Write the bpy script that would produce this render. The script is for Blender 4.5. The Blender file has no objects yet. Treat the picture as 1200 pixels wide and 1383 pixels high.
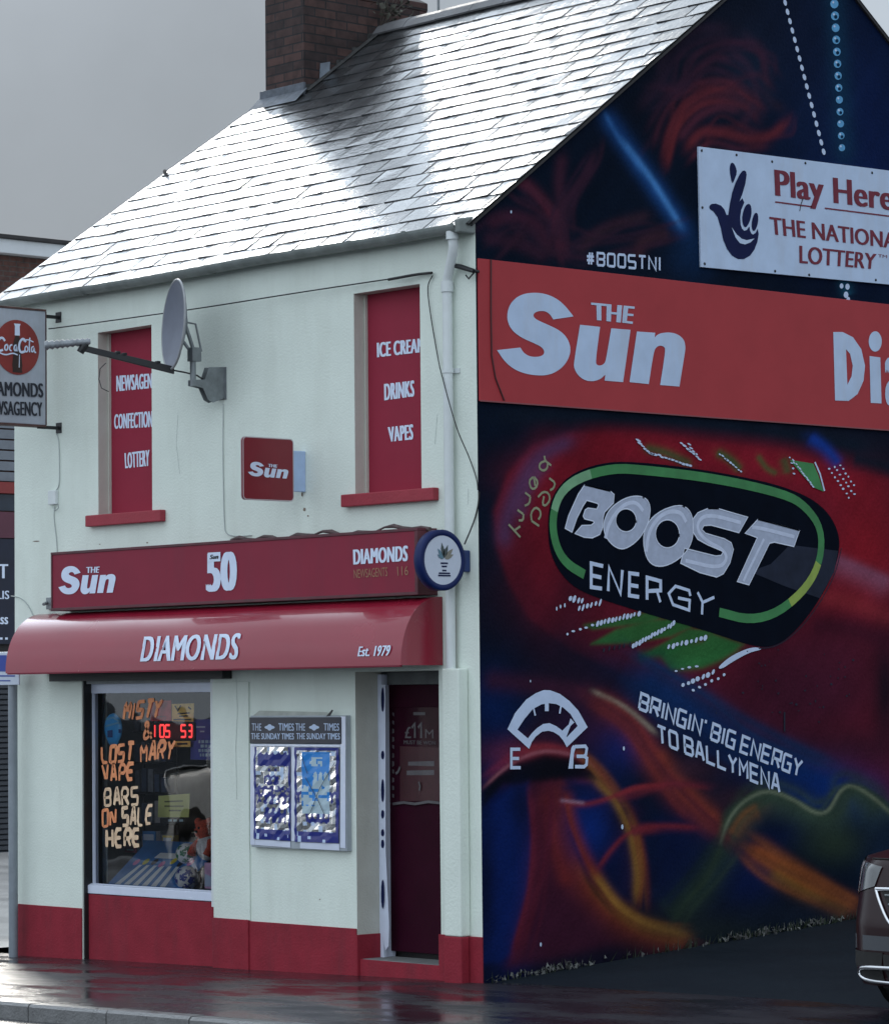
import bpy, bmesh, math, random
import numpy as np
from mathutils import Vector, Matrix, Euler
from mathutils.geometry import tessellate_polygon
random.seed(7); rng = np.random.default_rng(5)
SC = bpy.context.scene
COL = SC.collection
R = math.radians

# ------------------------------------------------------------------ camera
PW, PH, FPX = 1200.0, 1383.0, 4378.65
CAM = np.array([17.3827, -15.9561, 2.0840])
CR = np.array([0.66805756, 0.74404506, -0.00980011])
CU = np.array([0.04862124, -0.030506, 0.99835132])
CF = np.array([-0.74251941, 0.66743264, 0.05655616])
cam = bpy.data.cameras.new('camera'); camo = bpy.data.objects.new('camera', cam); COL.objects.link(camo)
cam.sensor_fit = 'HORIZONTAL'; cam.sensor_width = 36; cam.lens = FPX / PW * 36
cam.clip_start = 0.1; cam.clip_end = 2000
M = Matrix(((CR[0], CU[0], -CF[0], CAM[0]), (CR[1], CU[1], -CF[1], CAM[1]), (CR[2], CU[2], -CF[2], CAM[2]), (0, 0, 0, 1)))
camo.matrix_world = M
SC.camera = camo

def ray(px, py): return CF + CR * (px - PW / 2) / FPX - CU * (py - PH / 2) / FPX
def hit(px, py, ax, v):
    d = ray(px, py); return CAM + (v - CAM[ax]) / d[ax] * d
def hp(px, py, P, N):
    P = np.array(P, float); N = np.array(N, float); d = ray(px, py); return CAM + ((P - CAM) @ N) / (d @ N) * d
def F(px, py, y=0.0): h = hit(px, py, 1, y); return (h[0], h[2])     # point of the street-front plane
def G(px, py, x=0.0): h = hit(px, py, 0, x); return (h[1], h[2])     # point of the gable plane
def proj(P):
    d = P - CAM; w = d @ CF
    return PW / 2 + FPX * (d @ CR) / w, PH / 2 - FPX * (d @ CU) / w

# ------------------------------------------------------------------ world, sun, exposure
SUN_AZ, SUN_EL = 148.0, 24.0            # azimuth counter-clockwise from +X
sd = Vector((math.cos(R(SUN_AZ)) * math.cos(R(SUN_EL)), math.sin(R(SUN_AZ)) * math.cos(R(SUN_EL)), math.sin(R(SUN_EL))))
world = bpy.data.worlds.new('World'); SC.world = world; world.use_nodes = True
nt = world.node_tree; nt.nodes.clear()
def N(t, **k):
    n = nt.nodes.new(t)
    for a, b in k.items(): setattr(n, a, b)
    return n
out = N('ShaderNodeOutputWorld'); bg = N('ShaderNodeBackground'); nt.links.new(bg.outputs[0], out.inputs[0])
bg.inputs[1].default_value = 0.1
sky = N('ShaderNodeTexSky', sky_type='NISHITA'); sky.sun_disc = False
sky.sun_elevation = R(SUN_EL); sky.sun_rotation = R(90 - SUN_AZ)
tc = N('ShaderNodeTexCoord')
def vmath(op, a, b=None):
    n = N('ShaderNodeVectorMath', operation=op)
    nt.links.new(a, n.inputs[0])
    if b is not None:
        if isinstance(b, (tuple, list, Vector)): n.inputs[1].default_value = tuple(b)
        else: nt.links.new(b, n.inputs[1])
    return n
def fmath(op, a, b=None, clamp=False):
    n = N('ShaderNodeMath', operation=op); n.use_clamp = clamp
    for i, v in enumerate((a, b)):
        if v is None: continue
        if isinstance(v, (int, float)): n.inputs[i].default_value = v
        else: nt.links.new(v, n.inputs[i])
    return n.outputs[0]
dirn = vmath('NORMALIZE', tc.outputs['Generated']).outputs[0]
def lobe(d, power):
    n = vmath('DOT_PRODUCT', dirn, Vector(d).normalized()); v = fmath('MAXIMUM', n.outputs['Value'], 0.0)
    return fmath('POWER', v, power)
noi = N('ShaderNodeTexNoise'); nt.links.new(dirn, noi.inputs['Vector'])
noi.inputs['Scale'].default_value = 5.0; noi.inputs['Detail'].default_value = 7; noi.inputs['Roughness'].default_value = .55
nz = fmath('SUBTRACT', noi.outputs['Fac'], 0.5)
# overcast layer: bright behind the camera, a dark bank ahead on the left, out-of-view glow placed where the wet slates mirror the sky
SKY_BASE, SKY_BACK, SKY_GLOW = 0.63, 0.67, 3.0
back = lobe((0.30, -0.78, 0.30), 1.5)
glow = lobe((-.80, .22, .58), 22.0)
bank = lobe(ray(100, 200), 36.0)
lum = fmath('ADD', SKY_BASE, fmath('MULTIPLY', back, SKY_BACK))
lum = fmath('ADD', lum, fmath('MULTIPLY', nz, 0.55))
lum = fmath('ADD', lum, fmath('MULTIPLY', glow, SKY_GLOW))
bankn = fmath('MULTIPLY', bank, fmath('ADD', 1.0, fmath('MULTIPLY', nz, 1.2)), True)
lum = fmath('MULTIPLY', lum, fmath('SUBTRACT', 1.0, fmath('MULTIPLY', bankn, 0.58)))
lum = fmath('MULTIPLY', fmath('MAXIMUM', lum, 0.05), 10.0)
cc = N('ShaderNodeCombineColor')
nt.links.new(fmath('MULTIPLY', lum, 0.88), cc.inputs[0]); nt.links.new(lum, cc.inputs[1]); nt.links.new(fmath('MULTIPLY', lum, 1.13), cc.inputs[2])
mx = N('ShaderNodeMix', data_type='RGBA'); mx.inputs[0].default_value = 0.98
nt.links.new(sky.outputs[0], mx.inputs[6]); nt.links.new(cc.outputs[0], mx.inputs[7])
nt.links.new(mx.outputs[2], bg.inputs[0])

sl = bpy.data.lights.new('sun', 'SUN'); slo = bpy.data.objects.new('sun', sl); COL.objects.link(slo)
sl.energy = 2.2; sl.angle = R(10.0); sl.color = (1.0, 0.95, 0.87)
slo.rotation_euler = sd.to_track_quat('Z', 'Y').to_euler(); slo.location = (-12, 10, 14)
SC.view_settings.view_transform = 'Standard'; SC.view_settings.look = 'None'
SC.view_settings.exposure = 0.15; SC.view_settings.gamma = 1.0; SC.view_settings.use_curve_mapping = False

# ------------------------------------------------------------------ materials
def lin(c): 
    c = c / 255.0
    return c / 12.92 if c <= 0.04045 else ((c + 0.055) / 1.055) ** 2.4
def S(r, g, b, k=1.0): return tuple(min(0.9, lin(v) * k) for v in (r, g, b))
def mat(name, col, rough=0.5, var=0.08, vscale=6.0, bump=0.0, bscale=80.0, metal=0.0, spec=0.5, rvar=0.0, coat=0.0, emit=0.0, stretch=None, dirt=None, dirtamt=0.0, dscale=3.0):
    m = bpy.data.materials.new(name); m.use_nodes = True; t = m.node_tree; b = t.nodes['Principled BSDF']
    b.inputs['Roughness'].default_value = rough; b.inputs['Metallic'].default_value = metal
    b.inputs['Specular IOR Level'].default_value = spec; b.inputs['Coat Weight'].default_value = coat
    b.inputs['Base Color'].default_value = (*col, 1)
    if emit: b.inputs['Emission Color'].default_value = (*col, 1); b.inputs['Emission Strength'].default_value = emit
    tcn = t.nodes.new('ShaderNodeTexCoord'); src = tcn.outputs['Object']
    if stretch:
        mp = t.nodes.new('ShaderNodeMapping'); mp.inputs['Scale'].default_value = stretch; t.links.new(src, mp.inputs[0]); src = mp.outputs[0]
    if var or rvar:
        n = t.nodes.new('ShaderNodeTexNoise'); n.inputs['Scale'].default_value = vscale; n.inputs['Detail'].default_value = 6; n.inputs['Roughness'].default_value = .62
        t.links.new(src, n.inputs['Vector'])
        if var:
            r = t.nodes.new('ShaderNodeValToRGB')
            r.color_ramp.elements[0].position = .3; r.color_ramp.elements[1].position = .7
            r.color_ramp.elements[0].color = (*[c * (1 - var) for c in col], 1); r.color_ramp.elements[1].color = (*[min(.95, c * (1 + var)) for c in col], 1)
            t.links.new(n.outputs['Fac'], r.inputs[0]); res = r.outputs[0]
            if dirt:
                n2 = t.nodes.new('ShaderNodeTexNoise'); n2.inputs['Scale'].default_value = dscale; n2.inputs['Detail'].default_value = 8; n2.inputs['Roughness'].default_value = .7
                mp2 = t.nodes.new('ShaderNodeMapping'); mp2.inputs['Scale'].default_value = (1, 1, .18); t.links.new(tcn.outputs['Object'], mp2.inputs[0]); t.links.new(mp2.outputs[0], n2.inputs['Vector'])
                r2 = t.nodes.new('ShaderNodeValToRGB'); r2.color_ramp.elements[0].position = .48; r2.color_ramp.elements[1].position = .75
                r2.color_ramp.elements[0].color = (0, 0, 0, 1); r2.color_ramp.elements[1].color = (dirtamt,) * 3 + (1,)
                t.links.new(n2.outputs['Fac'], r2.inputs[0])
                mm = t.nodes.new('ShaderNodeMix'); mm.data_type = 'RGBA'; t.links.new(r2.outputs[0], mm.inputs[0]); t.links.new(res, mm.inputs[6]); mm.inputs[7].default_value = (*dirt, 1); res = mm.outputs[2]
            t.links.new(res, b.inputs['Base Color'])
        if rvar:
            mr = t.nodes.new('ShaderNodeMapRange'); mr.inputs[1].default_value = .3; mr.inputs[2].default_value = .7
            mr.inputs[3].default_value = max(.02, rough - rvar); mr.inputs[4].default_value = min(1, rough + rvar)
            t.links.new(n.outputs['Fac'], mr.inputs[0]); t.links.new(mr.outputs[0], b.inputs['Roughness'])
    if bump:
        n = t.nodes.new('ShaderNodeTexNoise'); n.inputs['Scale'].default_value = bscale; n.inputs['Detail'].default_value = 5
        t.links.new(tcn.outputs['Object'], n.inputs['Vector'])
        bp = t.nodes.new('ShaderNodeBump'); bp.inputs['Strength'].default_value = bump; bp.inputs['Distance'].default_value = .02
        t.links.new(n.outputs['Fac'], bp.inputs['Height']); t.links.new(bp.outputs[0], b.inputs['Normal'])
    return m

MT = {}
MT['render'] = mat('painted_render', (.735, .80, .73), .75, .05, 1.6, .22, 55, dirt=(.50, .53, .46), dirtamt=.26, dscale=3.0, spec=.2)
MT['trim'] = mat('white_trim', (.68, .72, .72), .5, .05, 9, .05, 60, dirt=(.4, .42, .4), dirtamt=.3)
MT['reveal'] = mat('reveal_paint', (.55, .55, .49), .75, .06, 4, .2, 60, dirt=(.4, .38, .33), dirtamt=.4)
MT['red'] = mat('red_masonry_paint', (.265, .022, .038), .7, .14, 5, .25, 60, spec=.2, dirt=(.12, .03, .04), dirtamt=.55)
MT['redsign'] = mat('red_sign_vinyl', (.235, .018, .042), .5, .05, 3, spec=.25, dirt=(.16, .03, .05), dirtamt=.4)
MT['redbanner'] = mat('red_banner_vinyl', (.40, .042, .05), .6, .06, 2.5, spec=.25)
MT['awn'] = mat('red_awning', (.28, .012, .034), .24, .05, 2.2, coat=.55, rvar=.05)
MT['white'] = mat('white_vinyl', (.66, .75, .92), .5, .04, 12)
MT['whitew'] = mat('white_weathered', (.50, .62, .82), .5, .07, 5, dirt=(.45, .42, .42), dirtamt=.35)
MT['navy'] = mat('navy_vinyl', (.006, .011, .06), .6, .1, 9, spec=.12)
MT['maroon_text'] = mat('maroon_vinyl', (.19, .035, .055), .6, .1, 9, spec=.15)
MT['black'] = mat('black_metal', (.012, .013, .015), .45, .2, 9)
MT['dark'] = mat('dark_board', (.03, .028, .03), .7, .3, 6)
MT['grey'] = mat('galvanised_grey', (.22, .24, .25), .5, .2, 12, .05, 50, metal=.3)
MT['pole'] = mat('grey_pole_paint', (.20, .23, .26), .45, .12, 8)
MT['upvc'] = mat('upvc_white', (.64, .69, .82), .3, .05, 5)
MT['gutter'] = mat('gutter_paint', (.20, .225, .215), .5, .22, 7, .1, 40)
MT['lead'] = mat('lead', (.19, .22, .26), .5, .2, 8, .2, 30)
MT['cement'] = mat('cement', (.17, .16, .15), .9, .35, 6, .6, 40)
MT['stone'] = mat('step_concrete', (.2, .21, .21), .6, .2, 8, .3, 40)
MT['cable'] = mat('black_cable', (.015, .015, .017), .5, .1, 9)
MT['cablew'] = mat('pale_cable', (.40, .44, .43), .6, .1, 9)
MT['chrome'] = mat('chrome', (.75, .76, .78), .12, 0, metal=1.0)
MT['rubber'] = mat('rubber', (.015, .015, .015), .8, .2, 20)

# ------------------------------------------------------------------ object helpers
def children(o): return [c for c in COL.objects if c.parent == o]
def tag(o, label=None, cat=None, group=None, kind=None):
    if label: o['label'] = label
    if cat: o['category'] = cat
    if group: o['group'] = group
    if kind: o['kind'] = kind
    return o
def empty(name, loc=(0, 0, 0), rz=0.0):
    o = bpy.data.objects.new(name, None); COL.objects.link(o); o.location = loc; o.rotation_euler = (0, 0, rz); o.empty_display_size = .1
    return o
def thing(name, label, cat, loc=(0, 0, 0), rz=0.0, group=None): return tag(empty(name, loc, rz), label, cat, group)

class MB:
    """collects faces (in the local space of the parent) and links them as ONE mesh object"""
    def __init__(s): s.v = []; s.f = []; s.m = []; s.sm = []
    def add(s, vs, fs, mi=0, smooth=False):
        o = len(s.v); s.v += [tuple(map(float, p)) for p in vs]
        for f in fs: s.f.append(tuple(i + o for i in f)); s.m.append(mi); s.sm.append(smooth)
        return s
    def box(s, a, b, mi=0):
        (x0, y0, z0), (x1, y1, z1) = [min(p, q) for p, q in zip(a, b)], [max(p, q) for p, q in zip(a, b)]
        vs = [(x0, y0, z0), (x1, y0, z0), (x1, y1, z0), (x0, y1, z0), (x0, y0, z1), (x1, y0, z1), (x1, y1, z1), (x0, y1, z1)]
        return s.add(vs, [(0, 3, 2, 1), (4, 5, 6, 7), (0, 1, 5, 4), (1, 2, 6, 5), (2, 3, 7, 6), (3, 0, 4, 7)], mi)
    def prism(s, poly, fn, d0, d1, mi=0, smooth=False):
        """poly 2D CCW, fn(u,v,d)->3D ; solid between d0 (front) and d1 (back)"""
        n = len(poly)
        A = [fn(u, v, d0) for u, v in poly]; B = [fn(u, v, d1) for u, v in poly]
        tri = tessellate_polygon([[Vector((u, v, 0)) for u, v in poly]])
        fs = []
        for t in tri:
            a, b, c = [poly[i] for i in t]
            if (b[0]-a[0])*(c[1]-a[1])-(b[1]-a[1])*(c[0]-a[0]) < 0: t = t[::-1]
            fs.append(tuple(t)); fs.append(tuple(i + n for i in t[::-1]))
        s.add(A + B, fs, mi)
        s.add(A + B, [(i, i + n, (i + 1) % n + n, (i + 1) % n) for i in range(n)], mi, smooth)
        return s
    def tube(s, pts, r, n=8, mi=0, closed=False, caps=True):
        P = [Vector(p) for p in pts]; k = len(P); rs = r if isinstance(r, (list, tuple)) else [r] * k
        rings = []; up = None
        for i in range(k):
            if closed: t = P[(i + 1) % k] - P[i - 1]
            else: t = P[min(i + 1, k - 1)] - P[max(i - 1, 0)]
            t.normalize()
            if up is None or abs(up.dot(t)) > .98: up = Vector((0, 0, 1)) if abs(t.z) < .9 else Vector((1, 0, 0))
            a = t.cross(up).normalized(); b = a.cross(t).normalized(); up = b
            rings.append([P[i] + (a * math.cos(2 * math.pi * j / n) + b * math.sin(2 * math.pi * j / n)) * rs[i] for j in range(n)])
        vs = [p for g in rings for p in g]; fs = []
        for i in range(k if closed else k - 1):
            for j in range(n):
                a = i * n + j; b = i * n + (j + 1) % n; c = ((i + 1) % k) * n + (j + 1) % n; d = ((i + 1) % k) * n + j
                fs.append((a, d, c, b))
        s.add(vs, fs, mi, True)
        if caps and not closed:
            s.add(rings[0], [tuple(range(n))], mi); s.add(rings[-1], [tuple(range(n))[::-1]], mi)
        return s
    def lathe(s, prof, org, axis, n=24, mi=0, smooth=True, scale=1.0):
        """prof [(r,h)] about axis through org"""
        ax = Vector(axis).normalized(); a = ax.orthogonal().normalized(); b = ax.cross(a); org = Vector(org)
        vs = [org + ax * h + (a * math.cos(2 * math.pi * j / n) + b * math.sin(2 * math.pi * j / n)) * r for r, h in prof for j in range(n)]
        fs = [(i * n + j, i * n + (j + 1) % n, (i + 1) * n + (j + 1) % n, (i + 1) * n + j) for i in range(len(prof) - 1) for j in range(n)]
        return s.add(vs, fs, mi, smooth)
    def ball(s, c, r, mi=0, nu=14, nv=9):
        rx, ry, rz = r if isinstance(r, (tuple, list)) else (r, r, r)
        vs = []; fs = []
        for i in range(nv + 1):
            th = math.pi * i / nv
            for j in range(nu):
                ph = 2 * math.pi * j / nu
                vs.append((c[0] + rx * math.sin(th) * math.cos(ph), c[1] + ry * math.sin(th) * math.sin(ph), c[2] + rz * math.cos(th)))
        for i in range(nv):
            for j in range(nu): fs.append((i * nu + j, (i + 1) * nu + j, (i + 1) * nu + (j + 1) % nu, i * nu + (j + 1) % nu))
        return s.add(vs, fs, mi, True)
    def build(s, name, mats, parent=None, bevel=0.0, seg=2, local=False):
        me = bpy.data.meshes.new(name); me.from_pydata(s.v, [], s.f)
        for m in (mats if isinstance(mats, (list, tuple)) else [mats]): me.materials.append(m)
        me.polygons.foreach_set('material_index', s.m); me.polygons.foreach_set('use_smooth', s.sm); me.update()
        o = bpy.data.objects.new(name, me); COL.objects.link(o)
        if parent:
            o.parent = parent
            if parent.type == 'EMPTY' and not local:
                o.matrix_parent_inverse = (Matrix.Translation(parent.location) @ Matrix.Rotation(parent.rotation_euler.z, 4, 'Z')).inverted()
        if bevel:
            # weld so the bevel finds shared edges
            bm = bmesh.new(); bm.from_mesh(me); bmesh.ops.remove_doubles(bm, verts=bm.verts, dist=1e-5); bm.to_mesh(me); bm.free()
            md = o.modifiers.new('bevel', 'BEVEL'); md.width = bevel; md.segments = seg; md.limit_method = 'ANGLE'; md.angle_limit = R(40)
        return o

def PF(y):  # map for the street-front plane
    return lambda u, v, d=0.0: (u, y + d, v)
def PG(x):  # map for the gable plane
    return lambda u, v, d=0.0: (x - d, u, v)
def area(p): return sum(p[i][0] * p[(i + 1) % len(p)][1] - p[(i + 1) % len(p)][0] * p[i][1] for i in range(len(p))) / 2
def sheet(mb, polys, fn, mi=0, d=0.0):
    """polys = [outer, hole, ...] in plane coordinates -> flat faces looking at the viewer's side"""
    flat = [p for q in polys for p in q]
    tri = tessellate_polygon([[Vector((u, v, 0)) for u, v in q] for q in polys])
    fs = []
    for t in tri:
        a, b, c = [flat[i] for i in t]
        ar = (b[0]-a[0])*(c[1]-a[1])-(b[1]-a[1])*(c[0]-a[0])
        if abs(ar) < 1e-10: continue
        fs.append(tuple(t) if ar > 0 else tuple(t)[::-1])
    mb.add([fn(u, v, d) for u, v in flat], fs, mi)
def strip(mb, pts, w, fn, mi=0, d=0.0):
    """a constant width painted stroke along plane points"""
    P = [np.array(p, float) for p in pts]; L = []; Rr = []
    ws = w if isinstance(w, (list, tuple)) else [w] * len(P)
    for i, p in enumerate(P):
        if i == 0: t = P[1] - P[0]
        elif i == len(P) - 1: t = P[-1] - P[-2]
        else:
            a = (P[i] - P[i-1]); b = (P[i+1] - P[i]); a = a / (np.linalg.norm(a) + 1e-9); b = b / (np.linalg.norm(b) + 1e-9); t = a + b
            if np.linalg.norm(t) < .3: t = a
        t = t / (np.linalg.norm(t) + 1e-9); n = np.array([-t[1], t[0]])
        k = 1.0
        if 0 < i < len(P) - 1:
            a = P[i] - P[i-1]; a = a / (np.linalg.norm(a) + 1e-9); k = 1 / max(.6, abs(t @ a))
        L.append(p + n * ws[i] / 2 * k); Rr.append(p - n * ws[i] / 2 * k)
    n = len(P)
    fs = [(i + n, i + 1 + n, i + 1, i) for i in range(n - 1)]
    mb.add([fn(u, v, d) for u, v in L] + [fn(u, v, d) for u, v in Rr], fs, mi)

_cap = None; _tcache = {}
def text_geo(s, bold=0.0, shear=0.0, space=1.0):
    key = (s, bold, shear, space)
    if key in _tcache: return _tcache[key]
    cu = bpy.data.curves.new('t', 'FONT'); cu.body = s; cu.size = 1; cu.offset = bold; cu.shear = shear; cu.space_character = space; cu.resolution_u = 4
    ob = bpy.data.objects.new('t', cu); COL.objects.link(ob)
    dg = bpy.context.evaluated_depsgraph_get(); dg.update()
    me = bpy.data.meshes.new_from_object(ob.evaluated_get(dg))
    vs = [(v.co.x, v.co.y) for v in me.vertices]; fs = [tuple(p.vertices) for p in me.polygons]
    bpy.data.objects.remove(ob); bpy.data.curves.remove(cu); bpy.data.meshes.remove(me)
    _tcache[key] = (vs, fs); return vs, fs
def cap():
    global _cap
    if _cap is None: _cap = max(v[1] for v in text_geo('H')[0])
    return _cap
def quadmap(q):
    TL, TR, BR, BL = [np.array(p, float) for p in q]
    return lambda u, v: (1-v) * ((1-u) * BL + u * BR) + v * ((1-u) * TL + u * TR)
def text(mb, s, q, fn, mi=0, d=0.0, bold=0.0, shear=0.0, space=1.0):
    """lettering: q = TL,TR,BR,BL of the cap-height box in plane coordinates"""
    base = 0.0; vs, fs = text_geo(s, base, shear, space + bold * 1.5); c = cap() + base
    sh = max(0, bold - base) * 1.3; offs = [-sh, -sh / 3, sh / 3, sh] if sh > 0 else [0]
    x0 = min(v[0] for v in vs) - sh; x1 = max(v[0] for v in vs) + sh; Q = quadmap(q); ff = []
    for f in fs:
        a, b, e = [vs[i] for i in f[:3]]
        ff.append(f if (b[0]-a[0])*(e[1]-a[1])-(b[1]-a[1])*(e[0]-a[0]) > 0 else f[::-1])
    for k, o in enumerate(offs): mb.add([fn(*Q((x + o - x0) / (x1 - x0), (y + base) / (c + base)), d - .0003 * k) for x, y in vs], ff, mi)
# stroke alphabet on a 4 x 6 grid, squared "techno" forms
ST = {'A': [[(0, 0), (1.6, 6), (2.4, 6), (4, 0)], [(.8, 2), (3.2, 2)]], 'B': [[(0, 0), (0, 6), (3.4, 6), (4, 5.3), (4, 3.8), (3.3, 3), (0, 3)], [(3.3, 3), (4, 2.3), (4, .7), (3.4, 0), (0, 0)]],
 'E': [[(4, 6), (0, 6), (0, 0), (4, 0)], [(0, 3), (3.6, 3)]], 'G': [[(4, 6), (.4, 6), (0, 5.5), (0, .5), (.4, 0), (4, 0), (4, 3), (2, 3)]],
 'I': [[(0, 0), (0, 6)]], 'L': [[(0, 6), (0, 0), (4, 0)]], 'M': [[(0, 0), (0, 6), (2, 2.6), (4, 6), (4, 0)]], 'N': [[(0, 0), (0, 6), (4, 0), (4, 6)]],
 'O': [[(.5, 0), (0, .6), (0, 5.4), (.5, 6), (3.5, 6), (4, 5.4), (4, .6), (3.5, 0), (.5, 0)]], 'R': [[(0, 0), (0, 6), (4, 6), (4, 2.8), (0, 2.8)], [(2, 2.8), (4, 0)]],
 'S': [[(4, 6), (.4, 6), (0, 5.4), (0, 3.4), (.4, 3), (3.6, 3), (4, 2.6), (4, .5), (3.6, 0), (0, 0)]], 'T': [[(0, 6), (4, 6)], [(2, 6), (2, 0)]], 'Y': [[(0, 6), (2, 3.2), (4, 6)], [(2, 3.2), (2, 0)]],
 'V': [[(0, 6), (2, 0), (4, 6)]], 'P': [[(0, 0), (0, 6), (4, 6), (4, 2.8), (0, 2.8)]], 'H': [[(0, 0), (0, 6)], [(4, 0), (4, 6)], [(0, 3), (4, 3)]],
 "'": [[(0, 6.2), (0, 4.9)]], '#': [[(1.1, 0), (1.7, 6)], [(2.5, 0), (3.1, 6)], [(0, 4), (4, 4)], [(0, 2), (4, 2)]],
 '&': [[(4, 0), (.8, 4.6), (1.2, 5.8), (2.4, 5.8), (2.6, 4.6), (.2, 2), (.4, .4), (1.8, 0), (4, 2.2)]]}
SW = {'I': .6, "'": .4}
def stroketext(mb, s, q, fn, w, mi=0, d=0.0, jit=0.0, gap=1.5):
    xs = []; x = 0
    for c in s:
        if c == ' ': x += 2.0; continue
        xs.append((c, x)); x += SW.get(c, 4) + gap
    W = x - gap; Q = quadmap(q); k = 0
    for c, x0 in xs:
        off = SW.get(c, 4) / 2 if c in SW else 0
        jx, jy, sl = (random.uniform(-jit, jit) for _ in range(3))
        for pl in ST[c]:
            pts = [Q((x0 + off + px_ + jx + sl * py_ / 6 + random.uniform(-jit, jit) * .4) / W, (py_ + jy + random.uniform(-jit, jit) * .4) / 6) for px_, py_ in pl]
            ww = w * random.uniform(1 - jit, 1 + jit)
            if jit:
                pts = smoothpoly(pts, 1, False); m_ = len(pts); ww = [ww * (.72 + .5 * math.sin(math.pi * (.15 + .75 * i / (m_ - 1)))) * random.uniform(.92, 1.08) for i in range(m_)]
            strip(mb, pts, ww, fn, mi, d - .0004 * (k % 5)); k += 1
def zp(pts, ox, oy, s, fn=None, **k):   # enlarged-tracing coordinates -> photo pixels -> plane
    P = [(ox + a / s, oy + b / s) for a, b in pts]
    return [fn(*p, **k) for p in P] if fn else P
def smoothpoly(p, it=2, closed=True):
    for _ in range(it):
        q = []; n = len(p)
        for i in range(n if closed else n - 1):
            a = np.array(p[i]); b = np.array(p[(i + 1) % n]); q += [tuple(a * .75 + b * .25), tuple(a * .25 + b * .75)]
        if not closed: q = [p[0]] + q + [p[-1]]
        p = q
    return p
def ell(cx, cy, rx, ry, n=28, tilt=0.0):
    c, s = math.cos(tilt), math.sin(tilt)
    return [(cx + rx * math.cos(t) * c - ry * math.sin(t) * s, cy + rx * math.cos(t) * s + ry * math.sin(t) * c) for t in [2 * math.pi * i / n for i in range(n)]]
def copy_tree(o, parent=None):
    c = o.copy(); COL.objects.link(c); c.parent = parent
    for ch in children(o): copy_tree(ch, c)
    return c

# ================================================================== THE SETTING
def sm(a, b, x):
    t = min(1, max(0, (x - a) / (b - a))); return t * t * (3 - 2 * t)
def gh(x, y):   # ground height: the street falls to the left, the yard rises behind the gable line
    return .018 * min(3, max(-6.5, x)) + .062 * min(9, max(0, y)) * sm(-3, 0, x) - .05 * sm(-6, -9, x) * 0
def wet(name, base, rlo, rhi, scale, bump, pud=.5, light=None):
    m = bpy.data.materials.new(name); m.use_nodes = True; t = m.node_tree; b = t.nodes['Principled BSDF']; L = t.links.new
    tcn = t.nodes.new('ShaderNodeTexCoord')
    def noise(sc, det, rough=.6, st=None):
        n = t.nodes.new('ShaderNodeTexNoise'); n.inputs['Scale'].default_value = sc; n.inputs['Detail'].default_value = det; n.inputs['Roughness'].default_value = rough
        if st:
            mp = t.nodes.new('ShaderNodeMapping'); mp.inputs['Scale'].default_value = st; L(tcn.outputs['Object'], mp.inputs[0]); L(mp.outputs[0], n.inputs['Vector'])
        else: L(tcn.outputs['Object'], n.inputs['Vector'])
        return n.outputs['Fac']
    big = noise(scale, 5, .6, (.6, 1.4, 1)); fine = noise(90, 3)
    r = t.nodes.new('ShaderNodeMapRange'); L(big, r.inputs[0]); r.inputs[1].default_value = pud - .12; r.inputs[2].default_value = pud + .12
    r.inputs[3].default_value = rlo; r.inputs[4].default_value = rhi; L(r.outputs[0], b.inputs['Roughness'])
    c = t.nodes.new('ShaderNodeValToRGB'); c.color_ramp.elements[0].position = .3; c.color_ramp.elements[1].position = .75
    c.color_ramp.elements[0].color = (*[v * .6 for v in base], 1); c.color_ramp.elements[1].color = (*[v * 1.35 for v in base], 1)
    mixn = t.nodes.new('ShaderNodeMath'); mixn.operation = 'MULTIPLY_ADD'; L(fine, mixn.inputs[0]); mixn.inputs[1].default_value = .5
    h = t.nodes.new('ShaderNodeMath'); h.operation = 'MULTIPLY'; L(big, h.inputs[0]); h.inputs[1].default_value = .5; L(h.outputs[0], mixn.inputs[2])
    L(mixn.outputs[0], c.inputs[0]); L(c.outputs[0], b.inputs['Base Color'])
    rough_bump = t.nodes.new('ShaderNodeMapRange'); L(big, rough_bump.inputs[0]); rough_bump.inputs[1].default_value = pud - .1; rough_bump.inputs[2].default_value = pud + .12
    rough_bump.inputs[3].default_value = .12 * bump; rough_bump.inputs[4].default_value = bump
    bp = t.nodes.new('ShaderNodeBump'); bp.inputs['Distance'].default_value = .012; L(rough_bump.outputs[0], bp.inputs['Strength']); L(fine, bp.inputs['Height']); L(bp.outputs[0], b.inputs['Normal'])
    b.inputs['Specular IOR Level'].default_value = light or .5
    return m
MT['pave'] = wet('wet_pavement', (.022, .022, .028), .12, .42, 1.3, .5, .52, .46)
MT['yard'] = wet('damp_asphalt', (.011, .017, .025), .55, .75, .8, .55, .45, .12)
MT['road'] = wet('wet_road', (.055, .055, .06), .2, .5, .6, .8, .5)
MT['side'] = wet('side_road', (.50, .48, .46), .35, .55, .9, .8, .5)
MT['kerb'] = mat('kerb_stone', (.16, .16, .16), .35, .25, 7, .35, 60, rvar=.12)

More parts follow.
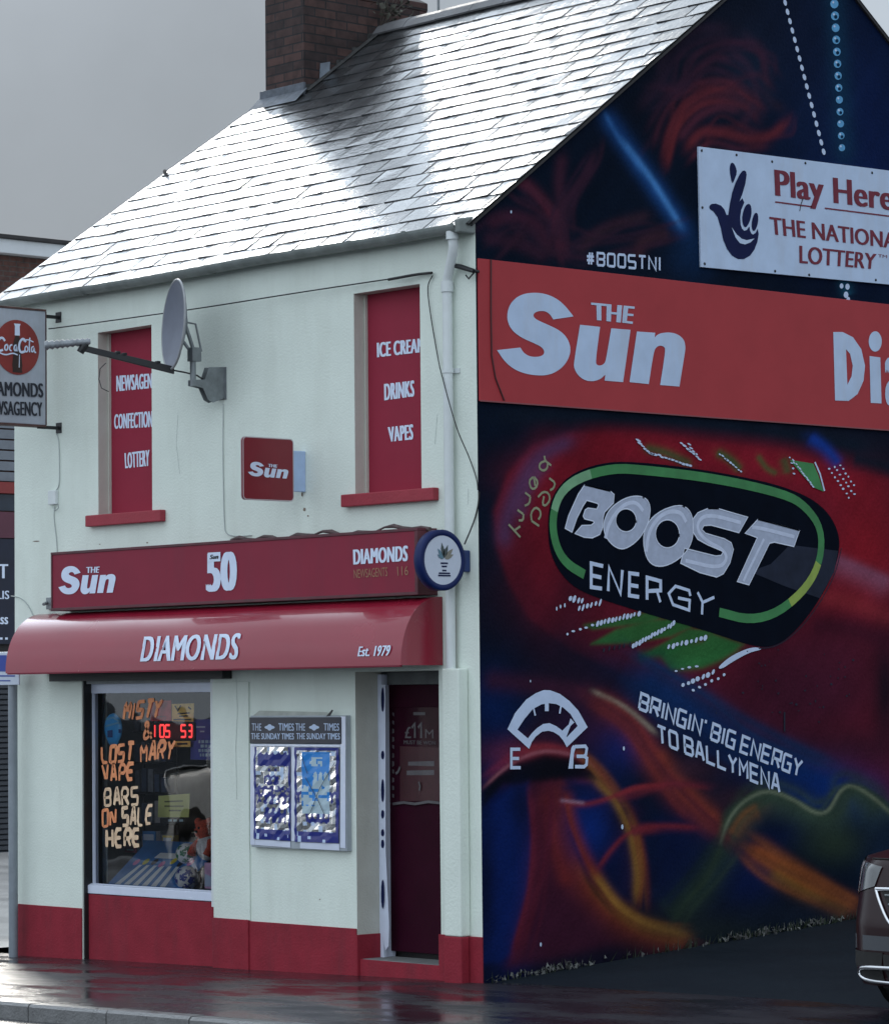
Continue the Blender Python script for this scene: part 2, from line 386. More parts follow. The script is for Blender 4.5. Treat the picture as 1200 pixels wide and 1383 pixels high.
def groundgrid(name, x0, x1, y0, y1, nx, ny, m, dz=0.0, skirt=0.0):
    mb = MB(); xs = np.linspace(x0, x1, nx + 1); ys = np.linspace(y0, y1, ny + 1)
    vs = [(x, y, gh(x, y) + dz) for y in ys for x in xs]; w = nx + 1
    mb.add(vs, [(j * w + i, j * w + i + 1, (j + 1) * w + i + 1, (j + 1) * w + i) for j in range(ny) for i in range(nx)], 0, True)
    return tag(mb.build(name, m), kind='structure')
mb = MB(); mb.add([(-400, -400, -.34), (400, -400, -.34), (400, 400, -.34), (-400, 400, -.34)], [(0, 1, 2, 3)])
tag(mb.build('ground', MT['yard']), kind='structure')
KY = -2.86
groundgrid('pavement', -6.9, 34, KY, .1, 80, 6, MT['pave'])
groundgrid('yard', -.05, 34, .1, 30, 60, 60, MT['yard'])
groundgrid('road', -60, 40, -12, KY - .13, 120, 10, MT['road'], -.115)
groundgrid('side_road', -40, -6.9, KY - .13, 60, 40, 40, MT['side'], -.004)
# kerb of separate stones along the street edge (one structure)
mb = MB(); x = -6.9; k = 0
while x < 33:
    w = .915; g = .006
    a = [(x + g, KY - .13), (x + w - g, KY - .13), (x + w - g, KY), (x + g, KY)]
    z0, z1 = gh(x, 0), gh(x + w, 0); j = random.uniform(-.004, .004)
    top = [(a[0][0], a[0][1] + .018, z0 + j + .003), (a[1][0], a[1][1] + .018, z1 + j + .003), (a[2][0], a[2][1], z1 + j + .003), (a[3][0], a[3][1], z0 + j + .003)]
    md = [(a[0][0], a[0][1], z0 + j - .018), (a[1][0], a[1][1], z1 + j - .018), (a[2][0], a[2][1], z1 - .018), (a[3][0], a[3][1], z0 - .018)]
    bt = [(p[0], p[1], p[2] - .22) for p in md]
    mb.add(top + md + bt, [(0, 1, 2, 3), (4, 5, 1, 0), (8, 9, 5, 4), (5, 6, 2, 1), (7, 4, 0, 3), (9, 10, 6, 5), (11, 8, 4, 7)])
    x += w; k += 1
tag(mb.build('kerb', MT['kerb']), kind='structure')

# ================================================================== THE CORNER SHOP
shop = thing('shop_building', 'cream rendered two storey corner shop with wet slate roof and a dark painted gable', 'shop', (-2.9, 0, 0))
EZ, RY, RZ = 5.59, 3.63, 8.29          # eave height at the wall, ridge line
XL = -5.93                              # left end of the street front
slope = (RZ - EZ) / RY
def X(px, py, y=0): return F(px, py, y)[0]
def Z(px, py, y=0): return F(px, py, y)[1]
# window openings (upper floor)
wl = dict(x0=X(132.5, 560), x1=X(205, 560), z0=3.62, z1=5.155)
wr = dict(x0=X(478.6, 530), x1=X(568, 530), z0=3.62, z1=5.155)
sw = dict(x0=X(111, 1100), x1=X(289, 1100), z0=-.2, z1=2.27)
do = dict(x0=X(481, 1100), x1=X(594, 1100), z0=-.2, z1=2.27)
PZ = .335
def walled(ops, x0, x1, z0, z1, y, back, mi):
    mb = MB(); xs = sorted({x0, x1} | {o[k] for o in ops for k in ('x0', 'x1')}); zs = sorted({z0, z1} | {o[k] for o in ops for k in ('z0', 'z1') if z0 < o[k] < z1})
    inside = lambda a, b: any(o['x0'] < a < o['x1'] and o['z0'] < b < o['z1'] for o in ops)
    for i in range(len(xs) - 1):
        for j in range(len(zs) - 1):
            a, b, c, d = xs[i], xs[i + 1], zs[j], zs[j + 1]
            if inside((a + b) / 2, (c + d) / 2): continue
            mb.add([(a, y, c), (b, y, c), (b, y, d), (a, y, d)], [(0, 1, 2, 3)], 0)
            mb.add([(a, back, c), (b, back, c), (b, back, d), (a, back, d)], [(3, 2, 1, 0)], 0)
    for o in ops:
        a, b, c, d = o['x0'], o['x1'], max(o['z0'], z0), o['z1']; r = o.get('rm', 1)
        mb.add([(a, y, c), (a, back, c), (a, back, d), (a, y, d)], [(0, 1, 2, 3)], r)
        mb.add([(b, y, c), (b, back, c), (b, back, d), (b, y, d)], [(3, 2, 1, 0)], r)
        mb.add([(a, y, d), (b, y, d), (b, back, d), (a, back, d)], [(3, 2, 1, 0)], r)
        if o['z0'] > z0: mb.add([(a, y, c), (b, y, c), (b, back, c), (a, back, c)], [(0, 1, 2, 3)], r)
    mb.add([(x0, y, z0), (x0, y, z1), (x0, back, z1), (x0, back, z0)], [(0, 1, 2, 3)], 0)
    mb.add([(x1, y, z0), (x1, y, z1), (x1, back, z1), (x1, back, z0)], [(3, 2, 1, 0)], 0)
    return mb
sw['rm'] = 0; do['rm'] = 1
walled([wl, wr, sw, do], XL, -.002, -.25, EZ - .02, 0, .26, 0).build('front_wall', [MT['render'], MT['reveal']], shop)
# small rust spots, chips and hairline cracks in the render
MT['rust'] = mat('rust_spot', (.22, .17, .13), .8, .3, 30); MT['crack'] = mat('hairline_crack', (.44, .49, .46), .9, .3, 30)
random.seed(11)
for (a, b, w_, h_) in ((411, 688, 2.2, 3), (416, 697, 1.6, 1.6), (408, 668, 1.2, 4), (49, 731, 5, 1.2), (612, 1300 - 690, 1, 2), (394, 1128, 1, 1.5), (432, 1215, 1.2, .8), (135, 735, 1.4, .8), (262, 735, 1.2, 1), (199, 733, 1.6, 1)): mb = MB(); sheet(mb, [[F(a + w_ * math.cos(t) * random.uniform(.6, 1.1), b + h_ * math.sin(t) * random.uniform(.6, 1.1)) for t in [6.2832 * i / 9 for i in range(9)]]], PF(-.0015)); mb.build('rust_spot', MT['rust'], shop)
for p in ([(622, 906), (621, 915), (623, 922)], [(632, 660), (633, 676), (631, 682)], [(320, 915), (322, 960), (320, 1010), (322, 1080)], [(240, 560), (238, 600), (243, 640)], [(590, 560), (588, 600)]): mb = MB(); strip(mb, [F(a + random.uniform(-1, 1), b) for a, b in p], .0045, PF(-.0013 if p[0][0] not in (320, 622) else -.0162)); mb.build('crack', MT['crack'], shop)
# raised strips of render beside the shop window
mb = MB(); mb.box((sw['x1'] + .004, -.014, PZ), (X(338, 1100), -.001, 2.21)); mb.build('pilaster', MT['render'], shop, .004)
# plinths: red masonry paint, a little proud
mb = MB(); mb.box((XL - .004, -.012, -.25), (sw['x0'] - .001, -.0005, PZ)); mb.build('plinth', MT['red'], shop, .005)
mb = MB(); mb.box((sw['x1'] + .001, -.026, -.25), (X(338, 1250), -.0005, PZ + .004)); mb.build('plinth', MT['red'], shop, .005)
mb = MB(); mb.box((X(338, 1250) + .001, -.012, -.25), (do['x0'] + .001, -.0005, PZ - .004)); mb.build('plinth', MT['red'], shop, .005)
mb = MB(); mb.box((do['x0'] + .0005, -.0115, -.25), (do['x0'] + .012, .27, PZ - .05)); mb.build('plinth', MT['red'], shop, .004)
mb = MB(); mb.box((do['x1'] - .014, -.016, -.25), (.006, .0, PZ + .0)); mb.box((do['x1'] - .0135, .0005, -.25), (do['x1'] - .0005, .262, PZ)); mb.build('plinth', MT['red'], shop, .004)
# stall riser below the shop window
wy = .075
mb = MB(); mb.box((sw['x0'] + .015, .05, -.25), (sw['x1'] - .001, .24, Z(200, 1207, .06) - .035)); mb.build('stall_riser', MT['red'], shop, .006)
mb = MB(); mb.box((sw['x0'] + .0005, .012, -.25), (sw['x0'] + .0145, .2, 2.27)); mb.build('shutter_guide', MT['black'], shop, .003)
mb = MB(); mb.box((sw['x1'] - .05, .006, .42), (sw['x1'] - .0005, .045, 2.27)); mb.build('shutter_guide', MT['trim'], shop, .003)
# rear and party walls
mb = MB(); mb.add([(-5.6, 2 * RY, -.3), (-.002, 2 * RY, -.3), (-.002, 2 * RY, EZ), (-5.6, 2 * RY, EZ)], [(3, 2, 1, 0)]); mb.build('rear_wall', MT['render'], shop)
mb = MB(); xa, xb, xc = XL + .002, -5.72, -5.6
mb.add([(xa, .27, -.3), (xc, 2 * RY - .01, -.3), (xc, 2 * RY - .01, EZ - .06), (xb, RY, RZ - .06), (xa, .27, EZ + slope * .27 - .06)], [(4, 3, 2, 1, 0)]); mb.build('side_wall', MT['render'], shop)

# ---- roof slates
SLV = [mat('wet_slate', (a, a * 1.04, a * 1.1), r_, .35, 3.2, .14, 22, rvar=.05, spec=sp_) for a, r_, sp_ in ((.040, .20, .40), (.028, .24, .34), (.055, .17, .46), (.022, .26, .30))]; MT['slate'] = SLV[0]
MT['slate2'] = mat('underlay_and_joint_shade', (.02, .02, .022), .9, .2, 3)
def roofpt(x, s, h=0.0):     # s metres up the slope from the eave, h above it
    c = 1 / math.sqrt(1 + slope * slope); n = slope * c
    return (x, -.09 + s * c - h * n, EZ - .09 * slope + s * n + h * c)
Ltot = (RY + .09) * math.sqrt(1 + slope * slope)
mb = MB(); gauge = .213; rows = int(Ltot / gauge) + 1
def xleft(s): return -6.24 + .64 * min(1, s / Ltot)
for r in range(rows):
    s0 = r * gauge; s1 = min(s0 + gauge + .03, Ltot - .005); x = xleft(s0) - (.0 if r % 2 else .155); w = .31
    while x < .035:
        xa = max(x, xleft(s0)) + .0042; xb = min(x + w, .035) - .0042
        if xb - xa > .03:
            j = random.uniform(0, .002); k = random.gauss(0, .0022); e = random.uniform(-.004, .003); sk = random.uniform(-.003, .003); tb = .009 + j
            if random.random() < .05: e -= random.uniform(.004, .012)
            A = [roofpt(xa, s0 + e, tb + k), roofpt(xb, s0 + e + sk, tb - k), roofpt(xb, s1, .0025), roofpt(xa, s1, .0025)]
            Bt = [roofpt(xa, s0 + e, .001), roofpt(xb, s0 + e + sk, .001)]
            mv = random.choice((0, 0, 1, 1, 2, 2, 3)) + (1 if True else 0); mv = 0 if mv == 1 else mv
            mb.add(A + Bt, [(0, 1, 2, 3), (4, 5, 1, 0)], mv)
            jx = xb + .0042; mb.add([roofpt(jx - .005, s0 + .004, .0092), roofpt(jx + .005, s0 + .004, .0092), roofpt(jx + .005, s0 + gauge, .0058), roofpt(jx - .005, s0 + gauge, .0046)], [(0, 1, 2, 3)], 1) if jx < .03 and r < rows - 1 else None  # shadow line of each slate joint laid in as a thin dark strip
            mb.add([A[1], Bt[1], A[2]], [(0, 1, 2)], 0); mb.add([A[0], A[3], Bt[0]], [(0, 1, 2)], 0)
        x += w
# back slope, plain
mb2 = MB()
u = [(-6.2, -.085, EZ - .085 * slope - .012), (.03, -.085, EZ - .085 * slope - .012), (.03, RY, RZ - .012), (-5.58, RY, RZ - .012), (.03, 2 * RY + .09, EZ - .09 * slope), (-5.55, 2 * RY + .09, EZ - .09 * slope)]
mb.add(u, [(0, 1, 2, 3), (3, 2, 4, 5)], 1)
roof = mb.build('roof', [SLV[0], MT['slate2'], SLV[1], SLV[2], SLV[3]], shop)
# ridge tiles
x = -5.2; MT['ridge'] = mat('ridge_tile', (.12, .12, .125), .6, .25, 5, .3, 40)
mb = MB()
prof = [(-.155, -.105), (-.09, -.03), (-.02, .012), (.02, .012), (.09, -.03), (.155, -.105), (.148, -.12), (0, -.012), (-.148, -.12)]
while x < .0:
    x1 = min(x + .45, .03); lift = random.uniform(-.003, .004)
    fn = lambda u, v, d, lift=lift: (d, RY + u, RZ + .03 + v + lift)
    n = len(prof); A = [fn(a, b, x + .003) for a, b in prof]; B = [fn(a, b, x1 - .003) for a, b in prof]
    mb.add(A + B, [(i, (i + 1) % n, (i + 1) % n + n, i + n) for i in range(n)], 0)
    mb.add(A, [tuple(range(n))[::-1]], 0); mb.add(B, [tuple(range(n))], 0)
    x += .45
mb.build('ridge_tile', MT['ridge'], roof)
# cement verge under the gable slates
mb = MB()
for sgn in (1, -1):
    A = []
    for t in np.linspace(0, 1, 30):
        y = -.05 + t * (RY + .05); z = EZ + slope * y
        yy = y if sgn > 0 else 2 * RY - y
        A.append((yy, z))
    for i in range(29):
        (y0, z0), (y1, z1) = A[i], A[i + 1]
        q = [(y0, z0 - .04), (y1, z1 - .04), (y1, z1 - .012), (y0, z0 - .012)]
        mb.add([(.024, *p) for p in q], [(0, 1, 2, 3) if sgn > 0 else (3, 2, 1, 0)]); mb.add([(.024, *q[0]), (.024, *q[1]), (.0, *q[1]), (.0, *q[0])], [(3, 2, 1, 0) if sgn > 0 else (0, 1, 2, 3)])
mb.build('verge', MT['dark'], roof)

# ---- chimney
MT['brick'] = None
def brickmat(name, c1, c2, mortar, sc=1.0):
    m = bpy.data.materials.new(name); m.use_nodes = True; t = m.node_tree; b = t.nodes['Principled BSDF']; L = t.links.new
    tcn = t.nodes.new('ShaderNodeTexCoord'); g = t.nodes.new('ShaderNodeNewGeometry')
    # use x or y as the running axis depending on which way the face looks
    sp = t.nodes.new('ShaderNodeSeparateXYZ'); L(tcn.outputs['Object'], sp.inputs[0]); sn = t.nodes.new('ShaderNodeSeparateXYZ'); L(g.outputs['True Normal'], sn.inputs[0])
    ab = t.nodes.new('ShaderNodeMath'); ab.operation = 'ABSOLUTE'; L(sn.outputs[0], ab.inputs[0]); gt = t.nodes.new('ShaderNodeMath'); gt.operation = 'GREATER_THAN'; gt.inputs[1].default_value = .6; L(ab.outputs[0], gt.inputs[0])
    mxn = t.nodes.new('ShaderNodeMix'); L(gt.outputs[0], mxn.inputs[0]); L(sp.outputs[0], mxn.inputs[2]); L(sp.outputs[1], mxn.inputs[3])
    cb = t.nodes.new('ShaderNodeCombineXYZ'); L(mxn.outputs[0], cb.inputs[0]); L(sp.outputs[2], cb.inputs[1])
    br = t.nodes.new('ShaderNodeTexBrick'); L(cb.outputs[0], br.inputs['Vector']); br.inputs['Scale'].default_value = 1
    br.inputs['Brick Width'].default_value = .235 * sc; br.inputs['Row Height'].default_value = .076 * sc; br.inputs['Mortar Size'].default_value = .007; br.inputs['Bias'].default_value = 0
    br.inputs['Color1'].default_value = (*c1, 1); br.inputs['Color2'].default_value = (*c2, 1); br.inputs['Mortar'].default_value = (*mortar, 1)
    n = t.nodes.new('ShaderNodeTexNoise'); n.inputs['Scale'].default_value = 9; n.inputs['Detail'].default_value = 7; L(tcn.outputs['Object'], n.inputs['Vector'])
    mm = t.nodes.new('ShaderNodeMix'); mm.data_type = 'RGBA'; mm.blend_type = 'MULTIPLY'; mm.inputs[0].default_value = .8; L(br.outputs['Color'], mm.inputs[6])
    rr = t.nodes.new('ShaderNodeValToRGB'); rr.color_ramp.elements[0].position = .3; rr.color_ramp.elements[0].color = (.45, .44, .46, 1); rr.color_ramp.elements[1].position = .6; rr.color_ramp.elements[1].color = (1.1, 1.05, 1.05, 1); L(n.outputs['Fac'], rr.inputs[0]); L(rr.outputs[0], mm.inputs[7])
    L(mm.outputs[2], b.inputs['Base Color']); b.inputs['Roughness'].default_value = .85
    sb = t.nodes.new('ShaderNodeMath'); sb.operation = 'MULTIPLY_ADD'; L(br.outputs['Fac'], sb.inputs[0]); sb.inputs[1].default_value = -1; L(n.outputs['Fac'], sb.inputs[2])
    bp = t.nodes.new('ShaderNodeBump'); bp.inputs['Strength'].default_value = .7; bp.inputs['Distance'].default_value = .01; L(sb.outputs[0], bp.inputs['Height']); L(bp.outputs[0], b.inputs['Normal'])
    return m
MT['brick'] = brickmat('chimney_brick', (.080, .042, .036), (.036, .024, .024), (.020, .019, .021), 1.08)
MT['brick2'] = brickmat('old_brick', (.12, .055, .042), (.08, .04, .034), (.08, .075, .07))
cx0, cx1, cy0 = -5.735, -5.175, 2.655
cy1 = hit(577, 20, 0, cx1)[1]; ctop = hit(574, 14, 0, cx1)[2] + .12
mb = MB(); mb.box((cx0, cy0, 6.9), (cx1, cy1, ctop - .13)); mb.box((cx0 - .004, cy0 - .004, ctop - .129), (cx1 + .004, cy1 + .004, ctop - .05))
chim = mb.build('chimney', MT['brick'], shop, .008)
mb = MB(); mb.add([(cx0, cy0, ctop - .05), (cx1, cy0, ctop - .05), (cx1, cy1, ctop - .05), (cx0, cy1, ctop - .05), (cx0 + .15, cy0 + .15, ctop + .06), (cx1 - .15, cy0 + .15, ctop + .06), (cx1 - .15, cy1 - .15, ctop + .06), (cx0 + .15, cy1 - .15, ctop + .06)], [(0, 1, 5, 4), (1, 2, 6, 5), (2, 3, 7, 6), (3, 0, 4, 7), (4, 5, 6, 7)])
mb.build('cement_cap', MT['cement'], chim)
fz = lambda y: EZ + slope * y
mb = MB(); mb.box((cx0 - .05, cy0 - .028, fz(cy0) - .02), (cx1 + .03, cy0 - .002, fz(cy0) + .10))
mb.add([(cx0 - .07, cy0 - .15, fz(cy0 - .15) + .022), (cx1 + .06, cy0 - .15, fz(cy0 - .15) + .022), (cx1 + .06, cy0 - .01, fz(cy0) + .045), (cx0 - .07, cy0 - .01, fz(cy0) + .045)], [(0, 1, 2, 3)])
mb.build('flashing', mat('old_lead', (.10, .115, .14), .6, .4, 9, .3, 30), chim, .004)
mb = MB(); y = cy0
while y < RY - .1:
    y1 = min(y + .19, RY); z = fz((y + y1) / 2) + random.uniform(.0, .03)
    mb.add([(cx1 + .006, y, fz(y) - .02), (cx1 + .006, y1 - .004, fz(y1) - .02), (cx1 + .006, y1 - .004, z + .03), (cx1 + .006, y, z - .005)], [(0, 1, 2, 3)])
    mb.add([(cx1 + .006, y, fz(y) + .028), (cx1 + .075, y, fz(y) + .02), (cx1 + .075, y1, fz(y1) + .02), (cx1 + .006, y1, fz(y1) + .028)], [(0, 1, 2, 3)])
    y += .19
mb.build('flashing', mat('dark_mortar_fillet', (.045, .045, .045), .9, .5, 12, .6, 40), chim)
# loose lead patch on the chimney flank and mortar lump near the ridge
a = hit(432, 98, 0, cx1 + .02); mb = MB(); mb.add([(cx1 + .012, a[1], a[2] - .05), (cx1 + .014, a[1] + .12, a[2] + .02), (cx1 + .010, a[1] + .13, a[2] + .12), (cx1 + .012, a[1] + .01, a[2] + .09)], [(0, 1, 2, 3)]); mb.build('flashing', MT['lead'], chim, .004)

# ---- gutter and downpipe
mb = MB(); gx0, gx1 = -6.32, -.05; gyc, gzc, gr = -.115, EZ - .058, .062
prof = [(math.pi + math.pi * i / 10) for i in range(11)]
A = []
ring = [(gyc + gr * math.cos(t), gzc + gr * 1.0 * math.sin(t)) for t in prof] + [(gyc + (gr - .006) * math.cos(t), gzc + (gr - .006) * math.sin(t)) for t in reversed(prof)]
n = len(ring)
for xx in np.linspace(gx0, gx1, 9): A += [(xx, p[0], p[1] + .006 * math.sin(xx * 2.1) - .004 * abs(xx + 3) / 3) for p in ring]
mb.add(A, [(i * n + j, i * n + (j + 1) % n, (i + 1) * n + (j + 1) % n, (i + 1) * n + j) for i in range(8) for j in range(n)], 0, False)
mb.add(A[:n], [tuple(range(n))]); mb.add(A[-n:], [tuple(range(n))[::-1]])
gut = mb.build('gutter', MT['gutter'], shop)
for xx in (-4.75, -3.02, -1.25, -.62):
    mb = MB(); rr = [(gyc + (gr + .006) * math.cos(t), gzc + (gr + .006) * math.sin(t)) for t in prof]
    mb.add([(xx, *p) for p in rr] + [(xx + .05, *p) for p in rr], [(i, i + 1, i + 12, i + 11) for i in range(10)], 0); mb.build('bracket', MT['gutter'], gut)
mb = MB(); mb.add([(gx1 - .0, -.16, EZ - .13), (gx1 + .052, -.16, EZ - .13), (gx1 + .052, -.0, EZ - .13), (gx1, -.0, EZ - .13), (gx1, -.165, EZ - .03), (gx1 + .052, -.165, EZ - .03), (gx1 + .052, 0, EZ - .0), (gx1, 0, EZ - .0)], [(0, 3, 2, 1), (4, 5, 6, 7), (0, 1, 5, 4), (1, 2, 6, 5), (2, 3, 7, 6), (3, 0, 4, 7)])
mb.build('stop_end', MT['gutter'], gut, .01)
dx, dz = X(605, 600, -.06), 0
px_ = X(611, 305, -.11)
mb = MB(); mb.tube([(px_, gyc, gzc - .05), (px_, gyc + .01, gzc - .16), (px_ - .02, gyc + .02, gzc - .21), (dx + .02, -.062, gzc - .36), (dx, -.055, gzc - .42), (dx, -.055, gzc - .55), (dx, -.055, 3.9), (dx, -.055, 2.2)], .037, 12)
mb.lathe([(.046, -.03), (.046, .03)], (px_, gyc, gzc - .08), (0, 0, 1), 14); mb.lathe([(.0455, -.04), (.0455, .04)], (dx, -.055, gzc - .44), (0, 0, 1), 14)
dp = mb.build('downpipe', MT['trim'], shop)
for zz in (4.47, 3.0):
    mb = MB(); mb.lathe([(.042, -.018), (.042, .018)], (dx, -.055, zz), (0, 0, 1), 14); mb.box((dx - .075, -.012, zz - .018), (dx + .075, -.001, zz + .018)); mb.build('bracket', MT['trim'], dp)
bx0, bx1 = X(597, 1000, -.1), X(622, 1000, -.1)
mb = MB(); mb.box((bx0, -.1, PZ + .0), (bx1 - .02, -.002, Z(610, 903, -.1))); mb.build('pipe_cover', MT['render'], shop, .012, 3)
mb = MB(); mb.box((bx0 - .004, -.104, -.25), (bx1 - .016, -.017, PZ - .0005)); mb.build('plinth', MT['red'], shop, .012, 3)

# ---- boarded upper windows
def fq(pts, y): return [F(a, b, y) for a, b in pts]
BY = .125
MT['board'] = mat('red_window_board', (.285, .024, .050), .6, .05, 3, .03, 30, spec=.2)
MT['sill'] = mat('red_sill_paint', (.32, .028, .046), .6, .1, 8, .2, 50)
for o, lines in ((wl, [('NEWSAGENTS', [(157, 507.5), (216, 503.5), (216, 523), (157, 528.5)]), ('CONFECTIONERY', [(154, 560), (221, 553.5), (221, 576), (154, 579)]), ('LOTTERY', [(168, 612), (202, 607.5), (202, 629), (169, 632.5)])]),
                 (wr, [('ICE CREAM', [(508.5, 463), (573, 456.5), (573, 475), (509, 482.5)]), ('DRINKS', [(518.4, 518.6), (559.5, 513.7), (559.5, 535), (518.8, 540.7)]), ('VAPES', [(523.3, 577), (558, 573), (558, 593.2), (525, 596.7)])])):
    mb = MB(); mb.box((o['x0'] - .01, BY, o['z0'] - .01), (o['x1'] + .01, BY + .03, o['z1'] + .01)); w = mb.build('window_board', MT['board'], shop)
    for s, q in lines:
        mb = MB(); text(mb, s, fq(q, BY - .003), PF(BY - .003), bold=.065); mb.build('lettering', MT['white'], w)
    mb = MB(); mb.box((o['x0'] + .002, BY - .025, o['z0'] + .005), (o['x0'] + .016, BY - .0005, o['z1'] - .002)); mb.build('bead', MT['reveal'], w)
for a, b in ((114.6, 216), (459.8, 584.7)):
    x0, x1 = X(a, 700, -.06), X(b, 690, -.06); mb = MB(); mb.box((x0, -.06, 3.525), (x1, .0, 3.62)); 
    xx0, xx1 = (wl['x0'], wl['x1']) if a < 300 else (wr['x0'], wr['x1'])
    mb.add([(xx0 + .001, .0, 3.621), (xx1 - .001, .0, 3.621), (xx1 - .001, BY, 3.635), (xx0 + .001, BY, 3.635)], [(0, 1, 2, 3)])
    mb.build('sill', MT['sill'], shop, .008)

# ---- shop window
WX0, WX1 = sw['x0'] + .016, sw['x1'] - .002
fy = .09                                    # frame front
gl = X(124, 1000, fy + .03); gr_ = X(300, 1000, fy + .03)
gz1 = Z(200, 936, fy + .03); gz0 = Z(200, 1199, fy + .03)
fb0 = Z(200, 1212, fy - .03)
ft = gz1 + .09
mb = MB()
mb.box((WX0, fy, gz0 - .03), (gl, fy + .07, ft)); mb.box((WX1 - .05, fy, gz0 - .03), (WX1, fy + .07, ft))
mb.box((gl + .0005, fy - .002, gz1), (WX1 - .0505, fy + .068, ft)); mb.box((gl + .0005, fy - .002, gz0 - .03), (WX1 - .0505, fy + .068, gz0))
wf = mb.build('shop_window', MT['upvc'], shop, .008)
mb = MB(); mb.box((WX0 - .03, fy - .045, fb0), (WX1, fy - .003, gz0 - .001)); mb.add([(WX0, fy - .04, gz0 + .0), (WX1, fy - .04, gz0 + .0), (WX1, fy - .004, gz0 + .012), (WX0, fy - .004, gz0 + .012)], [(0, 1, 2, 3)]); mb.build('window_sill', MT['upvc'], wf, .006)
m = bpy.data.materials.new('window_glass'); m.use_nodes = True; t = m.node_tree; t.nodes.clear()
o_ = t.nodes.new('ShaderNodeOutputMaterial'); gg = t.nodes.new('ShaderNodeBsdfGlossy'); gg.inputs['Roughness'].default_value = .015; tr = t.nodes.new('ShaderNodeBsdfTransparent'); tr.inputs[0].default_value = (.95, .96, .97, 1)
fr = t.nodes.new('ShaderNodeFresnel'); fr.inputs[0].default_value = 1.95; mxs = t.nodes.new('ShaderNodeMixShader')
nn = t.nodes.new('ShaderNodeTexNoise'); nn.inputs['Scale'].default_value = 1.6; bb = t.nodes.new('ShaderNodeBump'); bb.inputs['Strength'].default_value = .06; bb.inputs['Distance'].default_value = .05
tcg = t.nodes.new('ShaderNodeTexCoord'); t.links.new(tcg.outputs['Object'], nn.inputs['Vector']); t.links.new(nn.outputs['Fac'], bb.inputs['Height']); t.links.new(bb.outputs[0], gg.inputs['Normal'])
t.links.new(fr.outputs[0], mxs.inputs[0]); t.links.new(tr.outputs[0], mxs.inputs[1]); t.links.new(gg.outputs[0], mxs.inputs[2]); t.links.new(mxs.outputs[0], o_.inputs[0]); MT['glass'] = m
gy = fy + .035
mb = MB(); mb.add([(gl - .005, gy, gz0 - .005), (WX1 - .045, gy, gz0 - .005), (WX1 - .045, gy, gz1 + .005), (gl - .005, gy, gz1 + .005)], [(0, 1, 2, 3)]); mb.build('glass_pane', MT['glass'], wf)
MT['salmon'] = mat('salmon_window_paint', (.92, .30, .13), .6, .25, 14)
MT['cream'] = mat('cream_window_paint', (.80, .55, .36), .6, .25, 14)
for s, q, mk in (('MISTY', [(170, 950), (220, 945), (214, 968), (167, 972)], 'salmon'), ('&', [(195, 976), (205, 975), (205, 998), (194, 999)], 'salmon'), ('LOST', [(138, 1009), (181, 1004), (178, 1027), (138, 1030)], 'salmon'), ('MARY', [(190, 1005), (237, 1000), (232, 1024), (190, 1029)], 'salmon'),
                 ('VAPE', [(138, 1034), (181, 1031), (179, 1052), (140, 1056)], 'salmon'), ('BARS', [(141, 1067), (186, 1063), (186, 1086), (142, 1089)], 'cream'), ('ON', [(139, 1094), (157, 1092), (156, 1113), (139, 1116)], 'salmon'), ('SALE', [(166, 1092), (206, 1089), (203, 1113), (166, 1116)], 'cream'), ('HERE', [(144, 1122), (188, 1120), (188, 1142), (144, 1145)], 'cream')):
    mb = MB(); stroketext(mb, s, fq(q, gy - .004), PF(gy - .004), .027, jit=.24, gap=1.9); mb.build('painted_lettering', MT[mk], wf)
# shutter housing above
mb = MB(); mb.box((X(66, 905, -.1), -.1, 2.235), (X(300, 905, -.1), -.001, 2.30)); mb.build('shutter_box', MT['black'], shop, .004)
mb = MB(); mb.box((sw['x0'] + .036, .02, ft - .01), (sw['x1'] - .051, .085, 2.262)); mb.build('shutter_box', MT['grey'], shop, .004)
# room behind the window
MT['room'] = mat('dim_interior', (.26, .27, .28), .9, .4, 2.0); MT['shelf'] = mat('shelf_panel', (.35, .33, .32), .7, .5, 5)
rx0, rx1, ry1 = -5.75, -1.45, 3.2
mb = MB(); mb.add([(rx0, .262, 0), (rx1, .262, 0), (rx1, ry1, 0), (rx0, ry1, 0), (rx0, .262, 2.55), (rx1, .262, 2.55), (rx1, ry1, 2.55), (rx0, ry1, 2.55)], [(0, 1, 2, 3), (7, 6, 5, 4), (3, 2, 6, 7), (0, 3, 7, 4), (2, 1, 5, 6)])
mb.build('interior_walls', MT['room'], shop)
mb = MB(); mb.box((sw['x0'] + .04, .27, gz0 - .06), (sw['x1'] + .1, .95, gz0 - .02)); mb.build('display_shelf', mat('display_shelf_blue', (.08, .22, .42), .5, .2, 6), shop)
mb = MB()
for k in range(5): mb.box((-5.6, 2.6, .3 + .42 * k), (-3.0, 2.95, .33 + .42 * k))
for k in range(4): mb.box((-5.6 + .86 * k, 2.61, .02), (-5.57 + .86 * k, 2.94, 2.1))
for k in range(70): 
    a = -5.55 + random.random() * 2.5; lv = random.randrange(5); h = random.uniform(.1, .3); mb.box((a, 2.66, .335 + .42 * lv), (a + random.uniform(.06, .16), 2.8, .335 + .42 * lv + h), random.randrange(1, 5))
mb.build('shop_shelving', [MT['shelf'], mat('goods_red', (.25, .04, .03), .5), mat('goods_blue', (.05, .09, .25), .5), mat('goods_yellow', (.4, .3, .07), .5), mat('goods_white', (.4, .4, .4), .5)], shop)

